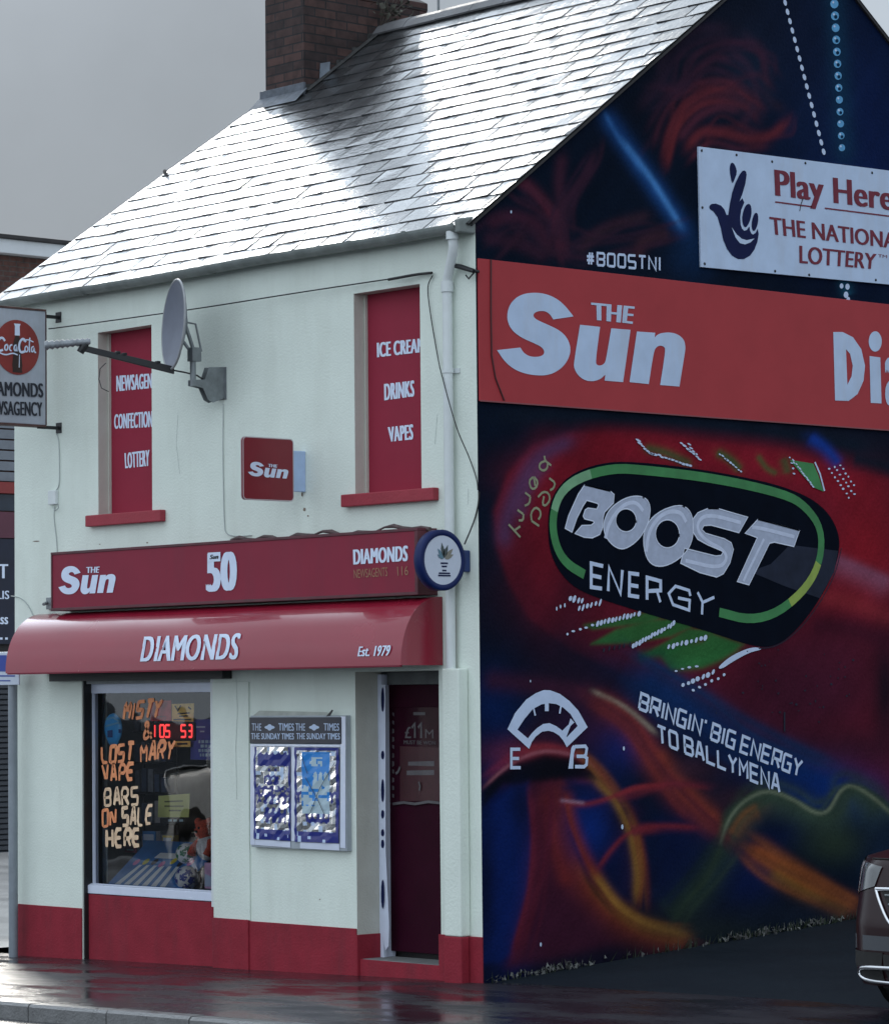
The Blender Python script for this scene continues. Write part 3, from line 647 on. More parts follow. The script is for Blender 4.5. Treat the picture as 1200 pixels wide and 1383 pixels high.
# ---- door
dy = .31
fx = do['x0'] + .001
mb = MB(); mb.box((fx, .22, -.0), (fx + .045, .258, 2.25)); mb.box((fx, .2585, 0), (fx + .028, dy + .05, 2.25)); mb.build('door_frame', MT['upvc'], shop, .005)
MT['door'] = mat('maroon_door_paint', (.030, .003, .012), .5, .12, 5, .04, 30, spec=.08)
dz0 = Z(560, 1287, dy); dz1 = Z(560, 925, dy)
mb = MB(); mb.box((fx + .029, dy, dz0), (do['x1'] + .09, dy + .045, dz1)); door = mb.build('door', MT['door'], shop, .004)
mb = MB(); mb.box((fx + .029, dy - .02, dz1 + .002), (do['x1'] + .09, dy + .04, dz1 + .2)); mb.build('lintel', mat('grey_lintel', (.12, .13, .13), .7, .2, 6), shop, .004)
pz0, pz1 = Z(560, 1085, dy), Z(560, 955, dy); pxa, pxb = X(528, 1000, dy), X(600, 1000, dy)
mb = MB(); mb.box((pxa, dy - .008, pz0), (pxb, dy - .0005, pz1)); mb.build('glazed_panel', mat('dark_door_pane', (.028, .004, .012), .25, .25, 6, spec=.1), door, .003)
MT['dimgrey'] = mat('dim_poster_print', (.10, .092, .10), .5, .2, 12); MT['dimred'] = mat('dim_red_print', (.045, .006, .011), .5, .2, 9)
mb = MB(); d = dy - .011
text(mb, '£', fq([(546.5, 982), (555, 982), (555, 997), (546.5, 997)], d), PF(d), bold=.02); [strip(mb, fq([(a_, 983), (a_ + 4, 977.5), (a_ + 4, 996.8)], d), .022, PF(d)) for a_ in (556, 564.5)]; text(mb, 'M', fq([(574, 985), (585, 985.5), (585, 997.5), (574, 997)], d), PF(d))
text(mb, 'MUST BE WON', fq([(545, 1000), (588, 1001), (588, 1006), (545, 1005)], d), PF(d), bold=.02)
sheet(mb, [fq([(558, 962), (558, 966), (574, 966), (574, 962)], d)], PF(d)); sheet(mb, [fq([(549, 1041), (549, 1047), (586, 1047), (586, 1040)], d)], PF(d))
sheet(mb, [fq([(551, 1029), (551, 1034), (586, 1035), (586, 1028)], d)], PF(d))
for k in range(11): 
    yy = 962 + k * 11; sheet(mb, [fq([(529.5, yy), (529.5, yy + random.uniform(3, 8)), (532, yy + 6), (532, yy + 1)], d)], PF(d))
mb.build('lettering', MT['dimgrey'], door)
mb = MB(); d = dy - .0095; sheet(mb, [fq([(540, 1008), (540, 1082), (598, 1082), (598, 1010)], d)], PF(d)); mb.build('poster', MT['dimred'], door)
mb = MB(); d = dy - .02; strip(mb, fq([(540, 1036), (537, 1043), (534, 1045)], d), .02, PF(d)); strip(mb, fq([(565, 1056), (567, 1062), (566, 1068)], d), .016, PF(d)); strip(mb, fq([(530, 1086), (545, 1084), (560, 1086), (578, 1083), (596, 1085)], d), .02, PF(d)); mb.build('torn_tape', MT['dimgrey'], door)
mb = MB(); mb.box((do['x1'] - .06, dy - .045, 1.0), (do['x1'] - .045, dy - .001, 1.16)); mb.build('handle', MT['chrome'], door, .004)
# loose white strip with dark ovals beside the door
mb = MB(); a = [(513, 925), (513, 1262), (519, 1286), (525, 1281), (527, 1262), (527, 925)]; yy = .215
pts = fq([(514.5, 925), (514.5, 1150), (516, 1262), (520, 1284), (524.5, 1278), (525, 1250), (522, 1150), (521.5, 925)], yy); sheet(mb, [pts], lambda u, v, d=0: (u, yy - .004 + .02 * math.sin(v * 5) * .3, v))
for (yc, h) in ((945, 17), (1020, 6), (1068, 16), (1100, 6), (1125, 5), (1140, 6), (1208, 20)):
    sheet(mb, [fq(ell(516.5, yc, 2.2, h, 12), yy - .012)], PF(yy - .012), 1)
mb.build('paper_strip', [MT['upvc'], MT['navy']], shop)
mb = MB(); mb.box((do['x0'] + .013, .03, -.2), (do['x1'] - .02, .36, Z(560, 1301, .03))); mb.build('doorstep', MT['stone'], shop, .01)
mb = MB(); mb.box((do['x0'] + .013, .012, -.2), (do['x1'] - .02, .0295, Z(560, 1301, .02) - .004)); mb.build('step_riser', MT['red'], shop, .003)
mb = MB(); mb.box((do['x0'] - .02, .40, -.1), (do['x1'] + .2, .44, 2.4)); mb.build('porch_back', MT['dark'], shop)

# ================================================================== GABLE: painted mural
def mural(px, py):
    """albedo (linear) of the sprayed background at a photo position; flat paint, no light in it"""
    n = len(px); C = np.zeros((n, 3))
    def c(r, g, b, k=1.15): return np.array([min(.85, lin(v) * k) for v in (r, g, b)])
    C[:] = c(7, 18, 34)
    def wob(s, ph): return np.sin(px * .013 * s + ph) * np.sin(py * .011 * s + 1.7 * ph) + .5 * np.sin(px * .031 * s + 2 * ph + py * .017 * s)
    def blend(col, a):
        a = np.clip(a, 0, 1)[:, None]; C[:] = C * (1 - a) + np.array(col) * a
    def dist(pts):
        best = np.full(n, 1e9); tt = np.zeros(n); sgn = np.zeros(n); P = np.array(pts, float); L = np.concatenate([[0], np.cumsum(np.linalg.norm(np.diff(P, axis=0), axis=1))])
        for i in range(len(P) - 1):
            a, b = P[i], P[i + 1]; d = b - a; l2 = d @ d
            t = np.clip(((px - a[0]) * d[0] + (py - a[1]) * d[1]) / l2, 0, 1)
            ex, ey = px - (a[0] + t * d[0]), py - (a[1] + t * d[1]); q = np.hypot(ex, ey); m_ = q < best
            best[m_] = q[m_]; tt[m_] = (L[i] + t[m_] * math.sqrt(l2)) / L[-1]; sgn[m_] = np.sign(d[0] * ey[m_] - d[1] * ex[m_])
        return best, tt, sgn
    def spline(p, m_=8):
        p = [np.array(q, float) for q in p]; o = []
        for i in range(len(p) - 1):
            p0, p1, p2, p3 = p[max(0, i - 1)], p[i], p[i + 1], p[min(len(p) - 1, i + 2)]
            for k in range(m_):
                t = k / m_; o.append(.5 * ((2 * p1) + (-p0 + p2) * t + (2 * p0 - 5 * p1 + 4 * p2 - p3) * t * t + (-p0 + 3 * p1 - 3 * p2 + p3) * t ** 3))
        return o + [p[-1]]
    def stroke(pts, w, col, al=1.0, w2=None, fade=True, ends=(.0, .0)):
        """w falls off on the right of travel, w2 on the left (image sense); tapers at the ends"""
        d, t, s = dist(spline(pts)); ww = np.where(s > 0, w, w if w2 is None else w2)
        a = al * np.exp(-(d / ww) ** 2)
        if fade: a = a * np.clip(np.minimum((t + .02) / .12 + ends[0], (1.02 - t) / .12 + ends[1]), 0, 1)
        blend(col, a)
    def blob(cx, cy, rx, ry, col, al=1.0, p=2): blend(col, al * np.exp(-(((px - cx) / rx) ** 2 + ((py - cy) / ry) ** 2) ** (p / 2)))
    def poly(pts, col, al=1.0, feather=6.0):
        P = np.array(pts, float); ins = np.zeros(n, bool); j = len(P) - 1
        for i in range(len(P)):
            xi, yi, xj, yj = *P[i], *P[j]
            m_ = ((yi > py) != (yj > py)) & (px < (xj - xi) * (py - yi) / (yj - yi + 1e-9) + xi); ins ^= m_; j = i
        d, _, _ = dist(list(pts) + [pts[0]]); sd_ = np.where(ins, d, -d); blend(col, al / (1 + np.exp(-sd_ / feather * 2.2)))
    wr = np.random.default_rng(3)
    def wisps(pts, k, spread, w, c1, c2, al, drift=6):
        for i in range(k):
            o = wr.normal(0, spread, 2); q_ = [(a + o[0] + wr.normal(0, drift), b + o[1] + wr.normal(0, drift)) for a, b in pts]; f_ = wr.random()
            stroke(q_, w * wr.uniform(.7, 1.5), np.array(c1) * f_ + np.array(c2) * (1 - f_), al * wr.uniform(.5, 1.1), w * wr.uniform(.8, 3))
    # --- upper part
    blob(1165, 190, 95, 160, c(13, 30, 72), .8); blob(1090, 120, 60, 140, c(14, 30, 58), .5); blob(960, 60, 130, 90, c(22, 24, 38), .5)
    blob(820, 420, 200, 60, c(20, 26, 36), .4)
    rd = c(112, 42, 46); rd2 = c(74, 34, 48); rd3 = c(56, 30, 46)
    stroke([(893, 215), (905, 172), (925, 138), (960, 121), (1000, 126), (1030, 150)], 9, rd, .42, 4)
    stroke([(900, 230), (912, 180), (935, 150), (965, 138), (1005, 145), (1022, 165)], 4, rd, .5, 8); stroke([(880, 200), (898, 150), (930, 115), (975, 108), (1010, 118)], 5, rd2, .5, 3); stroke([(930, 215), (960, 192), (1000, 200), (1040, 196)], 6, rd2, .6, 3); stroke([(925, 205), (945, 180), (975, 178), (1015, 187), (1045, 180), (1062, 160)], 7, rd, .55)
    stroke([(915, 190), (940, 160), (970, 145), (1000, 150)], 6, rd2, .8); stroke([(880, 118), (920, 118), (940, 95), (965, 78), (990, 82)], 5, rd3, .9); stroke([(985, 70), (1010, 90), (1020, 135), (1000, 170)], 6, rd3, .8)
    stroke([(860, 150), (890, 110), (900, 70), (940, 40), (990, 40)], 9, c(38, 28, 44), .8); stroke([(1000, 40), (1030, 80), (1036, 130), (1062, 150)], 7, c(36, 28, 44), .8); stroke([(900, 120), (925, 122), (948, 100)], 4, rd3, .7)
    stroke([(758, 352), (748, 300), (722, 262), (690, 240), (668, 252)], 9, c(88, 34, 48), .65, 5); stroke([(752, 330), (758, 285), (755, 245), (760, 205)], 8, c(58, 30, 46), .8); stroke([(745, 320), (765, 270), (790, 240), (800, 215)], 7, c(50, 28, 44), .8)
    stroke([(655, 305), (690, 292), (725, 305), (745, 340)], 10, c(64, 30, 46), .7); stroke([(780, 345), (800, 320), (840, 300), (880, 290)], 8, c(48, 30, 40), .7); stroke([(860, 350), (870, 325), (905, 315)], 9, c(60, 34, 40), .7); stroke([(650, 320), (700, 330), (740, 350)], 9, c(52, 28, 44), .7)
    stroke([(812, 148), (850, 205), (895, 270), (932, 325)], 11, c(24, 62, 116), .9, 13); stroke([(836, 185), (878, 240), (922, 310)], 4, c(66, 120, 178), .9); stroke([(815, 150), (838, 190), (870, 235)], 3, c(50, 100, 160), .7)
    blob(935, 345, 30, 35, c(16, 44, 80), .6)
    stroke([(1124, -40), (1131, 60), (1137, 160), (1141, 230)], 15, c(18, 50, 74), .7); stroke([(1139, 375), (1144, 400)], 9, c(22, 66, 88), .8); blob(1010, 110, 30, 50, c(14, 36, 56), .5)
    wisps([(893, 215), (905, 172), (925, 138), (960, 121), (1000, 126), (1030, 150)], 5, 9, 2.2, rd, rd3, .24); wisps([(925, 205), (945, 180), (975, 178), (1015, 187), (1045, 180), (1062, 160)], 4, 7, 2.2, rd, rd2, .24)
    wisps([(870, 130), (905, 110), (935, 80), (975, 60), (1015, 75), (1035, 110)], 8, 14, 2.6, rd3, c(40, 28, 46), .6, 9); wisps([(758, 352), (748, 300), (722, 262), (690, 240)], 6, 7, 2.6, rd2, rd3, .55); wisps([(752, 330), (762, 275), (785, 235), (800, 205)], 6, 9, 2.4, rd3, c(44, 28, 46), .6); wisps([(660, 330), (700, 300), (740, 320), (790, 330), (850, 310), (905, 300)], 6, 14, 3, rd3, c(40, 26, 40), .5, 9)
    # --- the can
    can = [(768, 584), (870, 583), (950, 595), (1060, 607), (1130, 632), (1210, 646), (1210, 1088), (1060, 1030), (960, 985), (870, 925), (770, 878), (715, 835), (688, 790), (671, 740), (667, 690), (685, 640), (720, 602)]
    poly(can, c(92, 22, 36), 1, 4)
    blob(740, 800, 70, 60, c(50, 18, 32), .8); stroke([(705, 850), (770, 895), (870, 935), (980, 1000), (1110, 1055)], 42, c(24, 16, 32), .95, 50)
    stroke([(770, 604), (860, 604), (960, 617), (1060, 630), (1200, 670)], 30, c(124, 24, 38), .85); blob(735, 690, 22, 80, c(116, 24, 38), .75); blob(770, 640, 70, 30, c(124, 24, 38), .7); blob(1165, 740, 55, 75, c(134, 26, 38), .9); blob(735, 770, 28, 60, c(104, 22, 36), .6)
    stroke([(780, 592), (730, 616), (702, 658), (684, 705), (680, 745)], 13, c(76, 52, 86), .75, 11); stroke([(700, 700), (712, 660), (740, 620)], 10, c(84, 58, 92), .6)
    stroke([(1060, 742), (1120, 752), (1210, 790)], 20, c(124, 72, 94), .85, 8); stroke([(1080, 800), (1150, 815), (1210, 840)], 14, c(128, 38, 46), .8)
    blob(1080, 930, 120, 75, c(62, 22, 40), .95, 3); blob(1130, 880, 70, 40, c(72, 24, 42), .7); blob(1195, 930, 18, 90, c(22, 16, 28), .9); blob(1150, 1010, 80, 30, c(40, 20, 36), .7); stroke([(1090, 845), (1150, 850), (1210, 872)], 16, c(58, 18, 34), .8)
    # green flashes on the can
    gn = c(38, 92, 48)
    poly([(788, 844), (850, 832), (898, 821), (914, 828), (870, 842), (800, 850)], gn, .9, 2); poly([(798, 870), (832, 850), (880, 838), (925, 833), (948, 841), (905, 860), (850, 869)], gn, .92, 2); poly([(866, 886), (900, 866), (930, 849), (968, 851), (940, 868), (905, 884)], gn, .92, 2)
    poly([(888, 880), (905, 905), (948, 902), (975, 890), (1004, 870), (960, 854), (948, 866)], gn, .95, 3); stroke([(905, 900), (960, 890), (1000, 872)], 8, c(46, 104, 56), .5); stroke([(860, 888), (900, 880)], 8, c(30, 74, 42), .7)
    stroke([(868, 604), (900, 612), (935, 628)], 6, c(56, 80, 48), .8); stroke([(966, 610), (985, 620), (1000, 636)], 6, c(48, 84, 48), .85); stroke([(1022, 614), (1035, 632), (1050, 640)], 4, c(60, 80, 46), .8); stroke([(1058, 618), (1064, 640)], 7, c(52, 76, 46), .75)
    # dark band above the can, blue ray
    stroke([(650, 562), (800, 560), (960, 572), (1060, 584), (1210, 612)], 15, c(15, 24, 38), 1, 22); stroke([(1150, 618), (1210, 632)], 12, c(16, 24, 38), .9); stroke([(1092, 588), (1115, 605), (1134, 628)], 10, c(20, 52, 130), .9, 7)
    # --- lower part
    blob(665, 955, 40, 55, c(8, 30, 74), .8); stroke([(840, 898), (930, 955), (1010, 1010), (1120, 1055), (1210, 1100)], 34, c(10, 42, 86), .9, 26); blob(1110, 1065, 80, 32, c(8, 38, 100), .8); stroke([(650, 918), (720, 925), (800, 940)], 14, c(56, 24, 42), .7)
    blob(800, 985, 55, 40, c(48, 24, 52), .8); blob(690, 1020, 40, 20, c(110, 40, 52), .7)
    stroke([(650, 1052), (690, 1022), (735, 1008), (785, 1022), (812, 1050)], 18, c(126, 42, 50), .85, 5)
    blob(760, 1240, 130, 60, c(34, 18, 38), .9); blob(668, 1150, 36, 120, c(6, 24, 80), .95); blob(690, 1240, 28, 60, c(10, 30, 96), .7); blob(795, 1110, 42, 62, c(10, 30, 92), .95); blob(830, 1170, 40, 50, c(8, 20, 60), .9); blob(915, 1150, 40, 70, c(10, 24, 62), .7); blob(840, 1010, 30, 30, c(14, 34, 96), .7)
    stroke([(778, 1012), (815, 1052), (848, 1105), (864, 1160), (862, 1222)], 22, c(120, 44, 40), .9, 5); stroke([(785, 1022), (822, 1070), (848, 1120), (860, 1170), (860, 1215)], 9, c(118, 82, 38), .7, 4)
    blob(735, 1120, 22, 90, c(84, 26, 42), .9); poly([(715, 1050), (756, 1050), (765, 1110), (795, 1180), (835, 1232), (880, 1262), (720, 1300), (688, 1305), (708, 1220), (717, 1130)], c(58, 22, 40), .85, 8)
    stroke([(757, 1050), (768, 1112), (790, 1168), (815, 1210)], 26, c(86, 30, 36), .9, 4); stroke([(780, 1150), (800, 1185), (828, 1222), (868, 1250), (935, 1266)], 24, c(124, 52, 34), .85, 4); stroke([(800, 1188), (832, 1226), (872, 1252), (930, 1266)], 10, c(128, 86, 40), .75, 4); stroke([(713, 1060), (718, 1130), (710, 1210), (690, 1295)], 12, c(86, 28, 46), .85, 5); stroke([(735, 1070), (750, 1140), (770, 1200)], 12, c(112, 38, 36), .7)
    poly([(650, 1068), (668, 1048), (700, 1030), (735, 1019), (775, 1023), (800, 1040), (812, 1056), (770, 1052), (730, 1056), (680, 1060), (652, 1090)], c(6, 10, 20), .97, 4)
    stroke([(650, 1066), (690, 1032), (735, 1015), (785, 1024), (808, 1046)], 2.5, c(150, 90, 100), .6)
    stroke([(756, 1082), (790, 1086), (830, 1075), (860, 1064), (905, 1060)], 6, c(122, 40, 48), .85, 3); stroke([(756, 1081), (790, 1085)], 2.5, c(150, 120, 140), .7); stroke([(804, 1178), (825, 1148), (850, 1125), (890, 1116), (945, 1118)], 7, c(108, 34, 46), .8, 3); blob(838, 1098, 22, 14, c(60, 24, 56), .6)
    stroke([(798, 936), (850, 970), (885, 1022), (925, 1075), (965, 1112), (985, 1132)], 20, c(118, 44, 42), .85, 12); stroke([(880, 1015), (930, 1075), (970, 1112)], 14, c(132, 58, 40), .7); stroke([(798, 932), (845, 956), (888, 992)], 4, c(128, 118, 104), .8, 3); blob(1000, 1080, 50, 20, c(52, 30, 40), .7); blob(930, 1040, 40, 18, c(60, 34, 46), .6)
    wave = [(972, 1140), (985, 1105), (1008, 1080), (1038, 1069), (1070, 1080), (1100, 1097), (1118, 1094), (1135, 1068), (1152, 1062), (1180, 1078), (1210, 1105)]
    stroke(wave, 34, c(50, 66, 52), .95, 3); stroke(wave, 3, c(104, 112, 92), .7, 2); stroke([(978, 1140), (955, 1180), (925, 1215), (900, 1240)], 26, c(42, 58, 44), .8); stroke([(985, 1128), (1005, 1100), (1025, 1090)], 14, c(128, 78, 40), .6, 6)
    blob(1050, 1128, 42, 24, c(6, 18, 48), .9); blob(1010, 1190, 40, 40, c(9, 22, 62), .8); blob(1130, 1140, 40, 26, c(44, 58, 42), .6); blob(1190, 1160, 30, 40, c(20, 36, 60), .6)
    stroke([(1008, 1142), (1050, 1166), (1100, 1196), (1160, 1226)], 14, c(140, 70, 34), .85, 9); stroke([(1040, 1172), (1090, 1205), (1150, 1235)], 14, c(120, 84, 34), .6)
    og, yl, dk = c(104, 46, 34), c(124, 86, 40), c(10, 14, 26)
    wisps([(778, 1012), (815, 1052), (848, 1105), (864, 1160), (862, 1222)], 7, 5, 2.4, og, yl, .5, 3); wisps([(790, 1168), (808, 1198), (832, 1226), (872, 1252), (935, 1266)], 8, 5, 2.4, og, yl, .5, 3); wisps([(757, 1060), (766, 1112), (790, 1170)], 6, 5, 2.6, c(104, 38, 34), c(70, 26, 38), .5, 3); wisps([(757, 1070), (765, 1120), (790, 1185), (822, 1230)], 6, 8, 3, c(96, 32, 36), dk, .5, 4)
    wisps([(735, 1070), (730, 1150), (715, 1230), (700, 1295)], 7, 10, 3, c(86, 28, 44), c(30, 16, 34), .5, 4); wisps([(798, 936), (850, 970), (885, 1022), (925, 1075), (965, 1112), (985, 1132)], 8, 7, 2.6, c(126, 48, 42), c(60, 26, 40), .55, 4); wisps([(756, 1082), (800, 1086), (850, 1072), (905, 1060), (960, 1062)], 5, 5, 2.4, c(120, 40, 48), c(60, 26, 44), .5, 3); wisps([(804, 1178), (825, 1148), (850, 1125), (890, 1116), (945, 1118)], 5, 5, 2.4, c(120, 40, 48), c(60, 26, 44), .5, 3)
    poly([(652, 1110), (668, 1085), (690, 1064), (713, 1057), (719, 1130), (713, 1200), (690, 1288), (676, 1300), (650, 1302)], c(10, 30, 84), .9, 4); blob(655, 1200, 14, 120, c(8, 14, 34), .8); blob(705, 1085, 16, 40, c(8, 16, 40), .7)
    poly([(758, 1062), (800, 1056), (828, 1082), (850, 1130), (858, 1180), (856, 1222), (836, 1212), (806, 1176), (782, 1132), (766, 1096)], c(9, 20, 52), .93, 4); blob(795, 1120, 28, 40, c(12, 38, 104), .9); blob(838, 1100, 16, 20, c(10, 16, 34), .7)
    poly([(884, 1105), (930, 1105), (968, 1135), (940, 1180), (905, 1225), (880, 1215), (890, 1160)], c(10, 22, 56), .75, 10)
    stroke([(762, 1066), (770, 1110), (790, 1160), (812, 1196)], 3.2, c(116, 42, 34), .8, 9); stroke([(800, 1180), (832, 1222), (870, 1248), (930, 1264)], 3.2, c(146, 104, 48), .8, 8); stroke([(800, 1050), (832, 1084), (852, 1130), (860, 1180), (858, 1222)], 6, c(124, 90, 42), .7, 3)
    stroke([(713, 1062), (719, 1130), (713, 1205), (690, 1292)], 3, c(94, 30, 44), .7, 7)
    stroke([(756, 1082), (790, 1086), (830, 1075), (860, 1064), (905, 1060)], 4, c(122, 40, 48), .75, 3); stroke([(756, 1081), (790, 1085)], 2.2, c(150, 120, 140), .6); stroke([(804, 1178), (825, 1148), (850, 1125), (890, 1116), (945, 1118)], 4, c(112, 36, 46), .75, 3)
    wisps(wave, 6, 9, 3, c(62, 78, 58), c(30, 44, 44), .5, 4); wisps([(978, 1140), (955, 1180), (925, 1215), (900, 1240)], 6, 9, 3, c(52, 66, 48), c(20, 36, 40), .5, 4); wisps([(1008, 1142), (1050, 1166), (1100, 1196), (1160, 1226)], 8, 8, 2.8, c(146, 78, 36), c(70, 42, 34), .55, 4); wisps([(840, 898), (930, 955), (1010, 1010), (1120, 1055)], 6, 16, 4, c(14, 50, 90), c(10, 22, 50), .5, 6)
    stroke(wave, 2.6, c(108, 116, 96), .7, 2)
    blob(960, 1255, 90, 22, c(26, 34, 34), .7); blob(1080, 1235, 90, 20, c(18, 26, 40), .8)
    C[:] *= (1 + .10 * wob(1, .4) + .07 * wob(3.1, 1.3) + .05 * wob(9, 2.2))[:, None]
    # dirt splash and damp along the foot of the wall (has its own ragged outline)
    return np.clip(C, .002, .85)
ys = np.concatenate([np.arange(0, 4.95, .0155), np.arange(4.95, 2 * RY - .001, .2), [2 * RY - .0]]); nzr = 520
Y2, T2 = np.meshgrid(ys, np.linspace(0, 1, nzr))
top = EZ + slope * np.minimum(Y2, 2 * RY - Y2) - .013; ZZ = -.3 + T2 * (top + .3)
P3 = np.stack([np.zeros(Y2.size), Y2.ravel(), ZZ.ravel()], 1)
d = P3 - CAM; w = d @ CF; PX, PY = PW / 2 + FPX * (d @ CR) / w, PH / 2 - FPX * (d @ CU) / w
colr = mural(PX, PY)
colr *= (1 + rng.normal(0, .05, len(colr)))[:, None]
me = bpy.data.meshes.new('gable_wall'); ny_ = len(ys); nv = len(P3)
ii = (np.arange(nzr - 1)[:, None] * ny_ + np.arange(ny_ - 1)[None, :]).ravel(); fa = np.stack([ii, ii + 1, ii + 1 + ny_, ii + ny_], 1)
# lower back corner of the photo's view needs no more detail
me.vertices.add(nv); me.vertices.foreach_set('co', P3.ravel()); me.loops.add(fa.size); me.loops.foreach_set('vertex_index', fa.ravel()); me.polygons.add(len(fa)); me.polygons.foreach_set('loop_start', np.arange(len(fa)) * 4)
me.update(calc_edges=True)
ca = me.color_attributes.new('mural', 'FLOAT_COLOR', 'POINT'); ca.data.foreach_set('color', np.concatenate([colr, np.ones((nv, 1))], 1).ravel())
m = mat('mural_paint', (.02, .03, .05), .8, 0, bump=.3, bscale=38, spec=.05); t = m.node_tree; at = t.nodes.new('ShaderNodeAttribute'); at.attribute_name = 'mural'; t.links.new(at.outputs['Color'], t.nodes['Principled BSDF'].inputs['Base Color']); me.materials.append(m)
gable = bpy.data.objects.new('gable_wall', me); COL.objects.link(gable); gable.parent = shop; gable.matrix_parent_inverse = Matrix.Translation(shop.location).inverted()

# crisp painted work on the gable (flat paint, a few mm of layers)
MT['mwhite'] = mat('mural_white', (.54, .64, .84), .6, .06, 10, spec=.2); MT['msilver'] = mat('mural_silver', (.40, .45, .58), .6, .10, 16); MT['msilver2'] = mat('mural_silver_light', (.56, .62, .78), .6, .08, 14)
MT['mblack'] = mat('mural_black', S(8, 15, 28, 1.0), .8, .2, 5, spec=.05); MT['mgreen'] = mat('mural_green', S(42, 104, 56, 1.5), .6, .22, 4); MT['mlime'] = mat('mural_lime', S(120, 140, 60, 1.4), .6, .15, 8); MT['molive'] = mat('mural_olive', S(128, 132, 104, 1.2), .6, .15, 9)
MT['mpale'] = mat('mural_pale_green', S(100, 144, 108, 1.3), .6, .15, 6); MT['mslate'] = mat('mural_slate', S(36, 42, 58, 1.0), .7, .25, 5, spec=.12); MT['mteal'] = mat('mural_bead_blue', S(70, 130, 170, 1.5), .6, .2, 20); MT['mpink'] = mat('mural_outline', S(190, 180, 200, 1.4), .6, .1, 9)
def gq(pts, x=0): return [G(a, b, x) for a, b in pts]
def paint(name, mats, fnbuild, x): 
    mb = MB(); fnbuild(mb, PG(x), lambda p: gq(p, x)); return mb.build(name, mats, gable)
plate = smoothpoly([(740, 690), (748, 665), (768, 642), (800, 628), (840, 622), (930, 631), (1030, 649), (1085, 667), (1115, 688), (1131, 715), (1134, 740), (1125, 775), (1105, 812), (1080, 846), (1056, 868), (1035, 875), (1010, 871), (960, 854), (880, 831), (800, 806), (770, 790), (750, 765), (740, 735)])
def b_plate(mb, fn, q):
    sheet(mb, [q(plate)], fn, 0)
    sheet(mb, [q([(1066, 736), (1131, 744), (1126, 772), (1106, 808), (1060, 792), (1012, 772), (1040, 762)])], fn, 1, -.0015)
paint('painted_badge', [MT['mblack'], MT['mslate']], b_plate, .003)
ring = smoothpoly([(789, 776), (764, 761), (750, 737), (745, 703), (754, 667), (780, 645), (827, 632), (873, 635), (967, 646), (1060, 667), (1088, 684), (1109, 714), (1108, 756), (1090, 793), (1052, 827), (1013, 838), (971, 827)], 2, False)
def b_ring(mb, fn, q):
    k = len(ring); a = int(k * .24); b = int(k * .36); c_ = int(k * .76); e = int(k * .85)
    sec = [(0, a, 0), (a, b, 1), (b, c_, 0), (c_, e, 2), (e, k, 0)]
    for i, (s0, s1, mi) in enumerate(sec): strip(mb, q(ring[max(0, s0 - 1):s1]), .073, fn, mi, -.0003 * (i % 2))
paint('painted_ring', [MT['mgreen'], MT['mpale'], MT['mlime']], b_ring, .0065)
def b_boost(mb, fn, q):
    B = zp([(325, 100), (560, 158), (590, 185), (585, 262), (505, 345), (490, 400), (488, 480), (462, 545), (395, 577), (320, 570), (238, 537), (300, 465), (385, 462), (412, 440), (405, 425), (325, 405), (312, 380), (330, 325), (355, 308), (435, 318), (452, 280), (440, 265), (345, 238), (310, 290), (255, 400), (212, 525), (150, 490), (180, 380), (215, 300), (270, 180)], 740, 640, 6.667)
    O1 = smoothpoly(zp([(820, 198), (890, 228), (918, 300), (908, 400), (872, 500), (800, 605), (690, 680), (610, 668), (535, 600), (495, 510), (500, 420), (548, 320), (640, 245), (730, 205)], 740, 640, 6.667)); o1 = ell(740 + 698 / 6.667, 640 + 418 / 6.667, 14.0, 15.6, 26)
    O2 = smoothpoly([(915, 681), (930, 687), (936, 705), (934, 733), (921, 752), (897, 766), (877, 763), (868, 741), (869, 713), (886, 692)]); o2 = ell(900.5, 721, 16.2, 19.0, 26)
    Sx = zp([(300, 112), (400, 115), (660, 190), (580, 330), (330, 262), (265, 265), (245, 300), (280, 335), (450, 385), (510, 420), (530, 480), (500, 600), (440, 700), (380, 730), (230, 690), (55, 605), (90, 470), (370, 540), (420, 535), (440, 500), (300, 440), (210, 390), (165, 320), (165, 210), (210, 150)], 910, 670, 6.667)
    T_ = zp([(750, 210), (1125, 310), (1075, 455), (900, 415), (855, 425), (670, 800), (565, 770), (745, 375), (635, 335)], 910, 670, 6.667)
    for p in ([B], [O1, o1], [O2, o2], [Sx], [T_]): sheet(mb, [q(a) for a in p], fn, 0)
    for k, p in enumerate((B, O1, o1, O2, o2, Sx, T_)): strip(mb, q(list(p) + [p[0], p[1]]), .0085, fn, 2, -.0022 - .0002 * k)
    # brushed lighter centre lines
    for k, (pl, w) in enumerate([([(817, 727), (822, 705), (840, 682), (858, 677), (868, 690)], .03), ([(872, 745), (876, 715), (895, 692), (918, 690), (926, 705)], .032), ([(1000, 706), (960, 695), (944, 700), (940, 716), (955, 732), (976, 742), (982, 755), (970, 768), (925, 757)], .03), ([(1072, 725), (1030, 714), (1015, 712)], .03), ([(1031, 728), (1003, 785)], .024)]):
        strip(mb, q(smoothpoly(pl, 2, False)), w, fn, 1, -.001 - .0002 * k)
paint('painted_lettering', [MT['msilver'], MT['msilver2'], mat('mural_bright_edge', (.66, .72, .86), .6, .05, 9)], b_boost, .0065)
